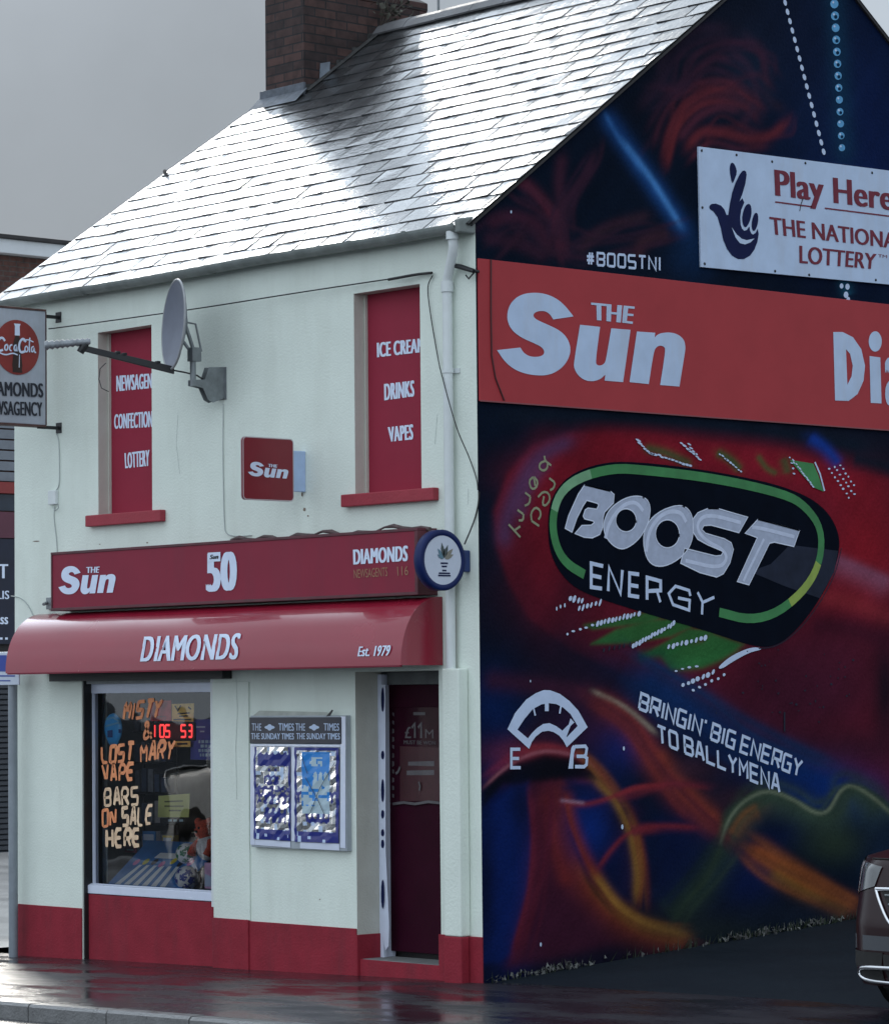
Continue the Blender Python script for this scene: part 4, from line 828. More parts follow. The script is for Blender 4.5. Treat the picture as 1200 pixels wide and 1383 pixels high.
def b_energy(mb, fn, q):
    k = 0
    for L_ in ([[(205, 148), (108, 125), (108, 318), (195, 330)], [(108, 222), (190, 240)]], [[(245, 350), (252, 155), (345, 375), (360, 180)]], [[(495, 215), (418, 205), (415, 385), (495, 398)], [(415, 300), (490, 312)]], [[(560, 420), (560, 240), (670, 270), (670, 345), (570, 350)], [(640, 350), (668, 440)]], [[(910, 390), (900, 345), (790, 310), (735, 370), (770, 460), (900, 505), (905, 425), (810, 405)]], [[(970, 360), (1010, 440), (1005, 540)], [(1105, 400), (1015, 440)]]):
        for pl in L_: strip(mb, q(zp(pl, 780, 740, 6.0)), .030 if k < 6 else .024, fn, 0, -.0004 * (k % 4)); k += 1
paint('painted_lettering', MT['mwhite'], b_energy, .0065)
def b_dots(mb, fn, q):
    def run(p0, p1, n_, w, h, tilt=0.0, mi=0):
        for i in range(n_):
            f = i / max(1, n_ - 1); cx = p0[0] + (p1[0] - p0[0]) * f + random.uniform(-.8, .8); cy = p0[1] + (p1[1] - p0[1]) * f + random.uniform(-.8, .8)
            sheet(mb, [q(ell(cx, cy, w * random.uniform(.75, 1.35), h * random.uniform(.85, 1.4), 7, tilt))], fn, mi)
    run((861, 595), (878, 613), 6, 3.4, 1.2, .5); run((880, 612), (932, 629), 12, 3, 1.2, .3); run((920, 599), (945, 620), 7, 3.2, 1.1, .5); run((930, 600), (940, 614), 4, 3, 1.1, .5); run((972, 613), (1000, 637), 9, 2.2, 1.1, .6)
    run((1070, 621), (1098, 657), 13, 2, 1, .8); run((1120, 633), (1146, 672), 8, 1.5, 1.2); run((1127, 630), (1153, 668), 8, 1.5, 1.2); run((1134, 628), (1152, 655), 6, 1.3, 1.1)
    run((1066, 618), (1072, 640), 4, 1.6, 1, .3)
    run((752, 822), (762, 818), 3, 1.2, 2.5); run((770, 808), (786, 812), 4, 2, 4, .3); run((782, 822), (810, 814), 6, 1.6, 4, .3); run((766, 856), (800, 845), 5, 2, 1.5); run((806, 842), (862, 829), 12, 1.8, 3.6, .3); run((816, 878), (850, 870), 6, 1, 3, .2, 1); run((855, 872), (910, 842), 14, 1.8, 3.4, .3); run((902, 874), (952, 861), 9, 2, 3.2, .3); run((912, 906), (940, 900), 4, 2.2, 1.4); run((922, 926), (962, 908), 7, 2.4, 3, .4); run((935, 932), (978, 912), 6, 1.8, 2, .4)
    sheet(mb, [q([(1066, 621), (1082, 640), (1098, 658), (1112, 664), (1104, 640), (1098, 626)])], fn, 2, .0008)
    strip(mb, q([(1100, 624), (1107, 640), (1113, 663)]), .016, fn, 0)
    strip(mb, q(smoothpoly([(970, 901), (985, 888), (1005, 878), (1022, 876), (1045, 876), (1066, 862), (1088, 842), (1112, 808), (1128, 772)], 2, False)), [.03] + [.016] * 3 + [.008] * 40, fn, 0) if False else None
    a = smoothpoly([(968, 902), (985, 887), (1008, 876), (1022, 874), (1030, 877), (1012, 881), (990, 893), (974, 904)]); sheet(mb, [q(a)], fn, 0)
    strip(mb, q(smoothpoly([(1024, 876), (1046, 874), (1068, 860), (1090, 838), (1112, 806), (1128, 774), (1136, 740)], 2, False)), .007, fn, 1, -.0006)
    for i in range(40): sheet(mb, [q(ell(random.gauss(1080, 55), random.gauss(915, 32), random.uniform(.6, 1.8), random.uniform(.6, 1.8), 6))], fn, 1)
    for (a, b, r_) in ((842, 1011, 2), (840, 1117, 2.4), (730, 1276, 2), (716, 920, 1.2), (690, 286, 1.5)): sheet(mb, [q(ell(a, b, r_ * .7, r_ * 1.5, 7))], fn, 0)
    sheet(mb, [q([(1058, 962), (1058, 988), (1060, 988), (1060, 962)])], fn, 1)
paint('painted_specks', [MT['mwhite'], MT['mslate'], MT['mgreen']], b_dots, .0075)
def b_beads(mb, fn, q):
    y = -60.0
    while y < 214:
        x = 1059 + (y - 0) * .258; sheet(mb, [q(ell(x, y, 2.3 * (1 + .0004 * y), 4.6, 8, -.25))], fn, 0); y += 12.6
    y = -60.0; k = 0
    while y < 212:
        x = 1126 + y * .052; r_ = 5.6 - .006 * y; sheet(mb, [q(ell(x, y, r_, r_ * 1.1, 12)), q(ell(x + 1, y + 1.5, r_ * .45, r_ * .5, 8))] if k % 2 or y > 60 and y < 120 else [q(ell(x, y, r_, r_ * 1.1, 12))], fn, 1); sheet(mb, [q(ell(x - 1.6, y - 2, 1.4, 1.6, 7))], fn, 0, -.0008); y += 16.2; k += 1
    for (a, b, r_) in ((1136, 386, 2.6), (1144, 387, 3), (1142, 398, 3.2), (1145, 404, 2.4)): sheet(mb, [q(ell(a, b, r_, r_ * 1.4, 10))], fn, 0)
paint('painted_beads', [MT['mwhite'], MT['mteal']], b_beads, .003)
def b_gauge(mb, fn, q):
    z = lambda p: q(zp(p, 680, 920, 9.23))
    sheet(mb, [z([(45, 600), (140, 400), (280, 230), (400, 150), (500, 112), (580, 115), (700, 160), (820, 250), (930, 370), (1045, 575), (785, 825), (740, 740), (690, 680), (620, 635), (560, 620), (480, 630), (400, 690), (350, 760), (315, 845)]), z([(170, 605), (300, 715), (350, 650), (410, 590), (490, 535), (570, 525), (650, 560), (720, 610), (785, 700), (920, 560), (830, 410), (740, 330), (650, 285), (560, 275), (470, 290), (360, 350), (260, 470)])], fn)
    for p, w in (([(370, 330), (392, 430)], .016), ([(535, 268), (535, 375)], .04), ([(712, 310), (695, 405)], .017)): strip(mb, z(p), w, fn, 0, -.0005)
    sheet(mb, [z([(830, 465), (878, 515), (830, 560), (775, 705), (722, 625), (808, 540)])], fn, 0, -.0009)
    for k, p in enumerate(([(205, 850), (95, 850), (95, 1080), (210, 1080)], [(95, 965), (190, 965)])): strip(mb, z(p), .024, fn, 0, -.0004 * k)
    sheet(mb, [z([(803, 1092), (840, 830), (862, 798), (900, 812), (872, 905), (862, 1092)])], fn, 0, -.0010)
    for k, p in enumerate(([(880, 818), (1015, 812), (1032, 840), (1022, 915), (1000, 938)], [(905, 938), (1000, 938), (1034, 962), (1028, 1040), (1000, 1068), (885, 1066)])): strip(mb, z(p), .026, fn, 0, -.0014 - .0004 * k)
paint('painted_gauge', MT['mwhite'], b_gauge, .004)
paint('painted_lettering', MT['mwhite'], lambda mb, fn, q: stroketext(mb, "BRINGIN' BIG ENERGY", q([(865.6, 936.5), (1083, 1028), (1079, 1049), (862.5, 957)]), fn, .0245, gap=1.7), .004)
paint('painted_lettering', MT['mwhite'], lambda mb, fn, q: stroketext(mb, 'TO BALLYMENA', q([(887.5, 980), (1052, 1048), (1052, 1070), (889, 1002)]), fn, .0245, gap=1.7), .004)
paint('painted_lettering', MT['mwhite'], lambda mb, fn, q: stroketext(mb, '#BOOSTNI', q([(792, 340.5), (891, 347.5), (891, 365), (792, 356.5)]), fn, .019, gap=2.0), .004)
def b_berry(mb, fn, q):
    for k, p in enumerate(([(505, 235), (515, 300), (590, 355)], [(515, 300), (450, 325), (440, 390), (490, 425), (540, 395), (545, 330)], [(390, 610), (380, 540), (365, 495), (312, 550), (340, 650), (400, 640), (425, 560), (380, 500)], [(265, 695), (330, 745)], [(330, 745), (320, 830), (260, 860)], [(170, 910), (240, 960)], [(245, 960), (240, 1040), (185, 1040)], [(60, 1090), (205, 1250)], [(140, 1160), (205, 1115)],
        [(565, 515), (640, 570), (620, 640), (575, 665)], [(500, 740), (480, 840), (520, 860), (575, 790), (560, 700), (490, 680), (425, 750)], [(345, 1040), (335, 950), (390, 875), (450, 910), (460, 980), (430, 1030)], [(345, 1045), (440, 1110)])):
        strip(mb, q(smoothpoly(zp(p, 680, 590, 9.22), 1, False)), .017, fn, 0, -.0003 * (k % 4))
paint('painted_lettering', MT['molive'], b_berry, .003)

# ================================================================== SIGNS
LS = zp([(525, 128), (640, 140), (760, 185), (870, 270), (975, 405), (740, 440), (700, 375), (640, 340), (560, 345), (515, 370), (510, 410), (560, 450), (700, 510), (820, 570), (900, 650), (940, 750), (935, 850), (880, 960), (790, 1040), (680, 1085), (560, 1090), (420, 1070), (290, 1020), (180, 930), (90, 795), (360, 765), (400, 830), (470, 870), (560, 875), (625, 855), (640, 810), (610, 760), (520, 715), (380, 655), (270, 575), (215, 480), (205, 380), (235, 270), (310, 185), (410, 140)], 660, 380, 8.571)
LU = [(782.5, 438.5), (809.6, 441.3), (803.5, 488), (805, 493), (810.5, 494), (816, 490.5), (818, 483), (824.7, 443.3), (850.7, 445.3), (840.7, 516), (815.7, 514), (816.7, 506), (809, 512.7), (798.7, 515.3), (788, 513.3), (779, 506), (774.5, 497), (774.2, 490)]
LN = zp([(595, 432), (780, 445), (775, 495), (800, 465), (850, 445), (940, 440), (1020, 465), (1075, 520), (1088, 600), (1075, 680), (1025, 990), (830, 975), (885, 620), (870, 585), (830, 572), (790, 590), (765, 640), (715, 965), (520, 945)], 780, 390, 7.5)
def keepcorners(L, cs, it=2):      # round the curves of a traced outline but keep its corners
    o = []
    for i, p in enumerate(L): o += [p] * (3 if i in cs else 1)
    r_ = smoothpoly(o, it)
    return [p for i, p in enumerate(r_) if math.dist(p, r_[i - 1]) > .05]
LS = keepcorners(LS, (4, 5, 24, 25)); LU = keepcorners(LU, (0, 1, 7, 8, 9, 10, 11)); LN = keepcorners(LN, (0, 1, 2, 10, 11, 17, 18))
LT = [(797.5, 408.5), (856.5, 414), (853.5, 437.3), (798.5, 431.5)]
bx = .017
gl_ = [[G(a, b, bx) for a, b in L] for L in (LS, LU, LN)]
au = [p for L in gl_ for p in L]; u0, u1, v0, v1 = min(p[0] for p in au), max(p[0] for p in au), min(p[1] for p in au), max(p[1] for p in au)
tq = [((a - u0) / (u1 - u0), (b - v0) / (v1 - v0)) for a, b in [G(*p, bx) for p in LT]]
def sunlogo(mb, q, fn, mi=0, d=0.0, the=True):
    Q = quadmap(q)
    for L in gl_: sheet(mb, [[tuple(Q((a - u0) / (u1 - u0), (b - v0) / (v1 - v0))) for a, b in L]], fn, mi, d)
    if the: text(mb, 'THE', [tuple(Q(*p)) for p in tq], fn, mi, d, bold=.045)
# ---- long red banner board on the gable
ban = thing('banner_board', 'long red board with big white lettering across the painted gable', 'sign', (.01, 3.6, 3.9))
zt = (G(643, 347, bx)[1] + G(1200, 411.9, bx)[1]) / 2; zb = (G(648, 540.5, bx)[1] + G(1200, 582, bx)[1]) / 2
mb = MB(); mb.box((.0015, .012, zb), (bx, 7.1, zt)); mb.build('panel', MT['redbanner'], ban, .003)
mb = MB(); mb.box((bx + .0005, .012, zb - .004), (bx + .006, 7.1, zb + .006)); mb.build('edge_trim', mat('banner_edge', (.24, .06, .07), .5), ban)
mb = MB(); f = PG(bx + .003)
for L in gl_: sheet(mb, [L], f)
text(mb, 'THE', [G(*p, bx) for p in LT], f, bold=.045)
mb.build('logo', MT['whitew'], ban)
mb = MB(); D1 = zp([(318, 535), (380, 535), (450, 570), (505, 650), (530, 760), (520, 860), (480, 950), (420, 995), (330, 992)], 1060, 340, 4.94); D2 = zp([(403, 650), (430, 680), (448, 760), (440, 830), (412, 888)], 1060, 340, 4.94)
sheet(mb, [gq(D1, bx), gq(D2, bx)], f); sheet(mb, [gq(ell(1060 + 598 / 4.94, 340 + 598 / 4.94, 8.8, 13.8), bx)], f); sheet(mb, [gq(zp([(560, 695), (632, 705), (640, 1012), (568, 1008)], 1060, 340, 4.94), bx)], f)
a = G(1193.5, 478, bx); b = G(1194, 546, bx); hh = a[1] - b[1]
text(mb, 'amonds', [(a[0], a[1] + .17), (a[0] + 1.55, a[1] + .17), (a[0] + 1.55, b[1]), (a[0], b[1])], f, bold=.045)
mb.build('lettering', MT['whitew'], ban)
mb = MB(); mb.tube([(bx + .006, *p) for p in gq([(662, 350), (662, 420), (663, 480), (668, 510), (680, 541)], bx)], .006, 6); tag(mb.build('cable', mat('dark_red_cable', (.06, .012, .015), .6)), 'thin dark cable hanging down the left end of the long red board', 'cable')
# ---- lottery board
lx = .022
lot = thing('lottery_board', 'white board with a dark blue crossed fingers hand and maroon lettering', 'sign', (.01, 3.5, 5.5))
q = [G(943, 197.5, lx), G(1247, 236, lx), G(1247, 388.5, lx), G(946.5, 360.5, lx)]
mb = MB(); mb.prism([q[3], q[2], q[1], q[0]], PG(lx), 0, lx - .002); pan = mb.build('panel', MT['whitew'], lot, .003)
f = PG(lx + .003); z6 = lambda p: gq(zp(p, 945, 205, 8.64), lx)
mb = MB()
sheet(mb, [z6(smoothpoly([(370, 118), (405, 150), (430, 240), (395, 330), (375, 370), (358, 320), (342, 220), (345, 150)], 1))], f)
sheet(mb, [z6([(105, 640), (112, 622), (130, 608), (180, 602), (240, 625), (280, 670), (305, 735), (325, 735), (345, 600), (370, 480), (410, 360), (460, 260), (490, 222), (515, 216), (534, 232), (540, 265), (525, 370), (490, 490), (455, 580), (490, 540), (512, 590), (475, 680), (465, 760), (470, 850), (486, 895), (512, 920), (540, 912), (572, 870), (580, 920), (595, 952), (615, 965), (645, 945), (670, 895), (680, 960), (665, 1050), (630, 1140), (580, 1210), (510, 1250), (440, 1250), (370, 1210), (310, 1130), (265, 1020), (240, 890), (200, 760), (150, 690), (112, 668)])], f)
sheet(mb, [z6(smoothpoly([(570, 600), (595, 640), (598, 730), (570, 830), (530, 885), (500, 860), (485, 780), (500, 690), (530, 620)], 1))], f); sheet(mb, [z6(smoothpoly([(650, 705), (675, 730), (675, 820), (650, 900), (620, 930), (598, 890), (600, 810), (625, 730)], 1))], f)
sheet(mb, [z6([(365, 880), (420, 960), (480, 1012), (540, 1030), (630, 1010), (585, 1055), (520, 1080), (460, 1065), (410, 1000)])], f, 1, -.001)
mb.build('hand_logo', [MT['navy'], MT['whitew']], lot)
mb = MB()
text(mb, 'Play Here', gq([(1044.5, 228.7), (1205, 250.5), (1206, 284), (1046, 263.7)], lx), f, bold=.03)
text(mb, 'THE NATIONAL', gq([(1038, 292.5), (1221, 316.5), (1221, 337), (1040, 316)], lx), f, bold=.025)
text(mb, 'LOTTERY', gq([(1078.5, 331.5), (1183, 343), (1181, 363.5), (1078.7, 355)], lx), f, bold=.025)
text(mb, 'TM', gq([(1185, 343), (1197, 344.5), (1197, 348.5), (1185, 347)], lx), f)
strip(mb, gq([(1046, 272.5), (1096, 279)], lx), .012, f); strip(mb, gq([(1113, 281), (1206, 292.5)], lx), .012, f)
mb.build('lettering', MT['maroon_text'], lot)
mb = MB(); strip(mb, gq([(1084, 267), (1081, 275), (1079, 285)], lx), .008, f, 0, -.001); mb.build('scratch', MT['dark'], lot)
for (a, b) in ((947, 203), (994, 209), (1087, 220), (1042, 218), (1177, 233), (948, 280), (951, 356), (1046, 366), (1092, 371), (1182, 378)):
    h = hit(a, b, 0, lx); mb = MB(); mb.lathe([(.011, 0), (.011, .004), (.0, .006)], h, (1, 0, 0), 8); mb.build('bolt', MT['black'], lot)
# ---- fascia sign over the shop front
fy_ = -.19
fas = thing('fascia_sign', 'long dark red shop fascia box with white logo, number fifty and name, above the canopy', 'sign', (-2.6, -.1, 2.85))
xa, xb = X(70, 785, fy_), X(564, 760, fy_); ft_, fb_ = (Z(70, 748, fy_) + Z(560, 714.5, fy_)) / 2, (Z(70, 822, fy_) + Z(565, 803, fy_)) / 2
mb = MB(); mb.box((xa, fy_, fb_), (xb, -.002, ft_)); mb.build('box', MT['redsign'], fas, .008)
mb = MB()
for z0, z1 in ((fb_ - .012, fb_ + .012), (ft_ - .012, ft_ + .010)): mb.box((xa - .006, fy_ - .008, z0), (xb + .006, -.003, z1))
mb.box((xb - .028, fy_ - .0075, fb_ + .0125), (xb + .0055, -.0035, ft_ - .0125)); mb.box((xa - .0055, fy_ - .0075, fb_ + .0125), (xa + .012, -.0035, ft_ - .0125))
mb.build('frame', mat('fascia_frame', (.10, .02, .03), .5, .3, 6, dirt=(.05, .05, .05), dirtamt=.6), fas, .003)
# sagging bituminous strip along the top
mb = MB(); pts = []
for i in range(24):
    f_ = i / 23; x = X(300, 730, fy_) + (xb + .04 - X(300, 730, fy_)) * f_; pts.append((x, -.10, ft_ + .018 + .014 * math.sin(f_ * 17) * (.4 + f_) + .012 * math.sin(f_ * 41)))
mb.tube(pts, [.012 + .006 * math.sin(i * 1.7) for i in range(24)], 7); mb.build('weather_strip', mat('old_flashing_tape', (.09, .06, .06), .7, .4, 12), fas)
f = PF(fy_ - .004); fqy = lambda p: fq(p, fy_ - .004)
mb = MB(); sunlogo(mb, fqy([(78.5, 765), (157, 763), (155, 801), (79, 804)]), f); mb.build('logo', MT['white'], fas)
mb = MB(); text(mb, '50', fqy([(278, 748), (320, 745), (320, 796.5), (278, 799)]), f, 0, 0, bold=.06); mb.build('number', MT['white'], fas)
mb = MB(); fd = PF(fy_ - .007); sheet(mb, [fqy([(281, 759), (281, 746.5), (298, 745.5), (298, 758)])], fd, 0); text(mb, 'Sun', fqy([(284, 749.5), (296, 748.8), (295.5, 754.5), (283.5, 755.3)]), PF(fy_ - .009), 1, bold=.05, shear=.2); mb.build('badge', [MT['white'], MT['black']], fas)
mb = MB(); text(mb, 'DIAMONDS', fqy([(476.5, 742.5), (551, 737), (550.5, 757.5), (477, 762.5)]), f, bold=.06); mb.build('lettering', MT['white'], fas)
mb = MB(); text(mb, 'NEWSAGENTS', fqy([(477.5, 769.5), (523, 766), (523, 778), (478, 781)]), f); text(mb, '116', fqy([(536, 765.5), (551, 764.5), (551, 776.5), (537, 777.5)]), f); mb.build('lettering', mat('gold_vinyl', (.32, .16, .09), .5, .1, 9), fas)
# ---- barrel canopy
aw = thing('shop_canopy', 'curved glossy red canopy with white lettering over the shop window and door', 'awning', (-2.8, -.2, 2.3))
ad = .415; az0 = Z(300, 903.5, -ad); az1 = fb_ - .025; ax1 = X(540, 870, -ad); ax0 = X(8, 903, -ad); ah = az1 - az0
def acurve(t, k=1.0):   # t 0 bottom front .. 1 top back ; slightly squashed quarter ellipse
    a = t * math.pi / 2; return (-.02 - (ad - .02) * (math.cos(a) ** .92) * k, az0 + ah * (math.sin(a) ** .97) * k)
mb = MB(); na, nx = 22, 40; vs = []
for i in range(nx + 1):
    x = ax0 + (ax1 - ax0) * i / nx
    for j in range(na + 1):
        y, z = acurve(j / na); wv = .0016 * math.sin(x * 2.3) * math.sin(j / na * 3.1) + .0010 * math.sin(x * 7.1 + j * .3) * math.sin(j / na * 3.1)
        vs.append((x, y - wv, z + wv))
mb.add(vs, [(i * (na + 1) + j, (i + 1) * (na + 1) + j, (i + 1) * (na + 1) + j + 1, i * (na + 1) + j + 1) for i in range(nx) for j in range(na)], 0, True)
mb.build('canopy_skin', MT['awn'], aw)
for xx, s in ((ax1 + .0005, 1), (ax0 - .0005, -1)):
    mb = MB(); ring_ = [acurve(j / 20) for j in range(21)] + [(-.004, az1), (-.004, az0)]
    A = [(xx - .01 * (s > 0) + .0, *p) for p in ring_]; mb.prism([(p[0], p[1]) for p in ring_][::-1], lambda u, v, d, xx=xx: (xx + d, u, v), -.006, .006); mb.build('end_panel', MT['awn'], aw)
mb = MB(); mb.box((ax0 + .01, -ad + .004, az0 - .012), (ax1 - .01, -ad + .03, az0 + .006)); mb.build('valance_rail', MT['redsign'], aw, .003)
mb = MB(); mb.add([(ax0 + .02, -ad + .035, az0 + .02), (ax1 - .02, -ad + .035, az0 + .02), (ax1 - .02, -.01, az0 + .02), (ax0 + .02, -.01, az0 + .02)], [(3, 2, 1, 0)]); mb.build('lining', MT['dark'], aw)
def awmap(u, v, d=0):
    s = min(1, max(0, (v - az0) / ah)) ** (1 / .97); a = math.asin(s); return (u, -.02 - (ad - .02) * (math.cos(a) ** .92) - .0075 + d, v)
def awq(p): 
    o = []
    for a, b in p:
        y = -ad
        for _ in range(4): uv = F(a, b, y); y = awmap(*uv)[1]
        o.append(uv)
    return o
mb = MB(); text(mb, 'DIAMONDS', awq([(193, 860), (326, 855.5), (322, 890), (189, 893.5)]), awmap, bold=.036, shear=.10); mb.build('lettering', MT['white'], aw)
mb = MB(); text(mb, 'Est. 1979', awq([(484, 873.5), (528, 871.5), (526, 885.5), (482.5, 886.5)]), awmap, bold=.04, shear=.12); mb.build('lettering', MT['white'], aw)
# small metal bracket and pipe stub at the left top of the canopy
mb = MB(); a = hit(62, 815, 1, -.05); mb.tube([tuple(a + np.array([-.03, .045, .02])), tuple(a), tuple(a + np.array([.05, -.06, -.01]))], .014, 7); mb.box(tuple(a + np.array([-.03, .02, -.05])), tuple(a + np.array([.08, .048, .05]))); mb.build('bracket', MT['grey'], aw, .004)

# ---- projecting signs: built in planes that stand square to the street front
def projecting(px_wall, py_wall): return X(px_wall, py_wall)
xk = X(84, 425); y_r = hit(62, 500, 0, xk)[1]; y_l = y_r - .61
ztop = hit(62, 420.5, 0, xk)[2]; zbot = hit(62, 574, 0, xk)[2]
ck = thing('projecting_sign', 'weathered white hanging sign with a red disc and black capitals at the left end', 'sign', (xk, -.4, zbot), group='signs projecting from the shop front')
mb = MB(); mb.box((xk - .10, y_l, zbot), (xk - .004, y_r, ztop)); mb.build('panel', mat('aged_sign_white', (.40, .44, .50), .6, .12, 5, dirt=(.30, .29, .27), dirtamt=.5), ck, .004)
mb = MB(); t_ = .017
for z0 in (zbot - t_, ztop): mb.box((xk - .108, y_l - t_, z0), (xk + .004, y_r + .004, z0 + t_))
mb.box((xk - .107, y_r + .0005, zbot), (xk + .003, y_r + .008, ztop)); mb.box((xk - .107, y_l - t_, zbot), (xk + .003, y_l - .0005, ztop))
mb.build('frame', mat('rusty_frame', (.09, .045, .04), .7, .4, 14), ck, .003)
for zz in (hit(72, 426, 0, xk)[2], hit(72, 576, 0, xk)[2]): mb = MB(); mb.box((xk - .065, y_r - .05, zz - .02), (xk - .035, .0, zz + .008)); mb.box((xk - .09, -.008, zz - .05), (xk - .01, -.0005, zz + .04)); mb.build('bracket', MT['black'], ck, .003)
gk = lambda p, d=.0: [tuple(hit(a, b, 0, xk)[1:]) for a, b in p]
f = lambda u, v, d=0.0: (xk - .001 - d, u, v)
cyk = hit(23, 469, 0, xk)
mb = MB(); rr_ = .232
sheet(mb, [ell(cyk[1], cyk[2], rr_ * .97, rr_, 40)], f, 0, -.003)
cy_, cz_ = cyk[1], cyk[2]
bot = [(.045, -.20), (.052, -.15), (.040, -.06), (.046, .0), (.036, .05), (.018, .10), (.018, .175), (.0, .178)]
bp_ = [(cy_ + a, cz_ + b) for a, b in bot] + [(cy_ - a, cz_ + b) for a, b in bot[::-1][1:]]
sheet(mb, [bp_], f, 1, -.0045); sheet(mb, [[(cy_ - .026, cz_ + .10), (cy_ + .026, cz_ + .10), (cy_ + .024, cz_ + .178), (cy_ + .034, cz_ + .2), (cy_ - .034, cz_ + .2), (cy_ - .024, cz_ + .178)]], f, 2, -.0055)
strip(mb, [(cy_ + .018, cz_ - .17), (cy_ + .022, cz_ - .06)], .008, f, 2, -.0056); strip(mb, [(cy_ - .048, cz_ - .205), (cy_ + .05, cz_ - .205)], .016, f, 1, -.0056)
# flowing script in the disc
def sc(pts, w, dd): strip(mb, smoothpoly([(cy_ + a, cz_ + b) for a, b in pts], 2, False), w, f, 2, dd)
k = -.007
for i, (p, w) in enumerate((([(-.125, .045), (-.15, .075), (-.185, .06), (-.205, .0), (-.185, -.045), (-.145, -.03)], .020), ([(-.10, .018), (-.125, .01), (-.13, -.025), (-.11, -.035), (-.095, -.01), (-.10, .015)], .014), ([(-.052, .018), (-.075, .012), (-.082, -.025), (-.06, -.035)], .013), ([(-.01, .018), (-.032, .012), (-.036, -.025), (-.018, -.032), (-.008, .012), (-.006, -.035)], .013),
                            ([(.085, .05), (.06, .08), (.025, .055), (.012, .0), (.03, -.045), (.075, -.03)], .021), ([(.098, .016), (.075, .008), (.075, -.028), (.095, -.035), (.108, -.01), (.098, .014)], .013), ([(.125, .09), (.118, .03), (.122, -.035)], .013), ([(.165, .018), (.142, .01), (.14, -.028), (.158, -.03), (.168, .012), (.172, -.035), (.188, -.03)], .012),
                            ([(-.19, -.055), (-.12, -.075), (-.05, -.05), (.0, -.065)], .012), ([(.06, .055), (.10, .075), (.16, .055)], .010))): sc(p, w, k - .0004 * i)
mb.build('logo', [mat('faded_red_disc', (.24, .03, .025), .55, .15, 6), mat('dark_brown_print', (.035, .018, .015), .5, .2, 9), MT['white']], ck)
mb = MB(); text(mb, 'DIAMONDS', gk([(-19, 514.5), (58, 518), (58.5, 536.5), (-19, 533.5)]), f, 0, -.003, bold=.04); text(mb, 'NEWSAGENCY', gk([(-22, 541), (57, 543.5), (57.5, 562), (-22, 559)]), f, 0, -.003, bold=.04)
mb.build('lettering', mat('black_print', (.02, .024, .035), .6, .3, 14), ck)

xs_ = X(414, 640); ysl = hit(328.5, 632, 0, xs_)[1]; ysr = hit(395.5, 632, 0, xs_)[1]; zst = hit(362, 592, 0, xs_)[2]; zsb = hit(362, 675, 0, xs_)[2]
sn = thing('projecting_sign', 'small square red sign with white logo on a pale bracket, between the upper windows', 'sign', (xs_, -.3, zsb), group='signs projecting from the shop front')
def rrect(a0, b0, a1, b1, r, n=5):
    o = []
    for cx, cy, s in ((a1 - r, b1 - r, 0), (a0 + r, b1 - r, 90), (a0 + r, b0 + r, 180), (a1 - r, b0 + r, 270)):
        for i in range(n + 1): t = R(s + 90 * i / n); o.append((cx + r * math.cos(t), cy + r * math.sin(t)))
    return o
f0 = lambda u, v, d=0.0: (xs_ - d, u, v)
mb = MB(); mb.prism(rrect(ysl, zsb, ysr, zst, .03), f0, 0, .02); mb.build('panel', mat('deep_red_sign', (.20, .012, .022), .35, .06, 5), sn)
mb = MB(); sheet(mb, [rrect(ysl - .006, zsb - .006, ysr + .006, zst + .006, .034), rrect(ysl + .002, zsb + .002, ysr - .002, zst - .002, .028)], f0, 0, -.002); mb.prism(rrect(ysl - .006, zsb - .006, ysr + .006, zst + .006, .034), f0, .0202, .024)
mb.build('edge_trim', mat('pale_pink_trim', (.5, .42, .44), .5), sn)
mb = MB(); q_ = [tuple(hit(a, b, 0, xs_)[1:]) for a, b in ((334.5, 622.5), (389.5, 628.5), (388.5, 647), (334.5, 643))]; sunlogo(mb, q_, f0, 0, -.003); mb.build('logo', MT['white'], sn)
z0, z1 = hit(407, 664, 0, xs_)[2], hit(407, 609, 0, xs_)[2]
mb = MB(); mb.box((xs_ - .06, ysr + .012, z0), (xs_ - .01, -.001, z1)); mb.box((xs_ - .055, ysr + .0005, z0 + .03), (xs_ - .015, ysr + .0118, z1 - .03)); mb.build('wall_bracket', mat('pale_blue_plastic', (.42, .55, .78), .4, .08, 9), sn, .006)

xr = X(636, 757) ; yc_, zc_ = hit(598, 756.5, 0, xr)[1:]; rad = .222
rs = thing('projecting_sign', 'round white sign with thick dark blue rim beside the fascia end', 'sign', (xr, -.3, zc_ - rad), group='signs projecting from the shop front')
mb = MB(); mb.lathe([(.0, -.075), (rad - .006, -.075), (rad, -.069), (rad, -.004), (rad - .006, .002), (rad - .040, .002), (rad - .044, -.003)], (xr, yc_, zc_), (1, 0, 0), 48); mb.build('rim', mat('blue_plastic', (.004, .014, .085), .45, .08, 6, spec=.25), rs)
f1 = lambda u, v, d=0.0: (xr - d, u, v)
mb = MB(); sheet(mb, [ell(yc_, zc_, rad - .043, rad - .043, 40)], f1, 0, .002); mb.build('face', mat('white_acrylic', (.55, .60, .70), .4, .05, 6), rs)
mb = MB()
for ang, ln, wd, mi in ((100, .125, .03, 0), (70, .115, .03, 0), (128, .10, .028, 1), (42, .12, .034, 2), (152, .075, .022, 1), (22, .10, .03, 2), (86, .085, .02, 0)):
    a = R(ang); c0 = (yc_ + .01, zc_ + .005); t = (math.cos(a), math.sin(a)); nn_ = (-t[1], t[0])
    pts = [(c0[0] + t[0] * ln * s + nn_[0] * wd * w, c0[1] + t[1] * ln * s + nn_[1] * wd * w) for s, w in ((.1, 0), (.4, -.5), (.7, -.4), (1, 0), (.65, .5), (.35, .45))]; sheet(mb, [pts], f1, mi, -.0005 - .0003 * (ang % 7))
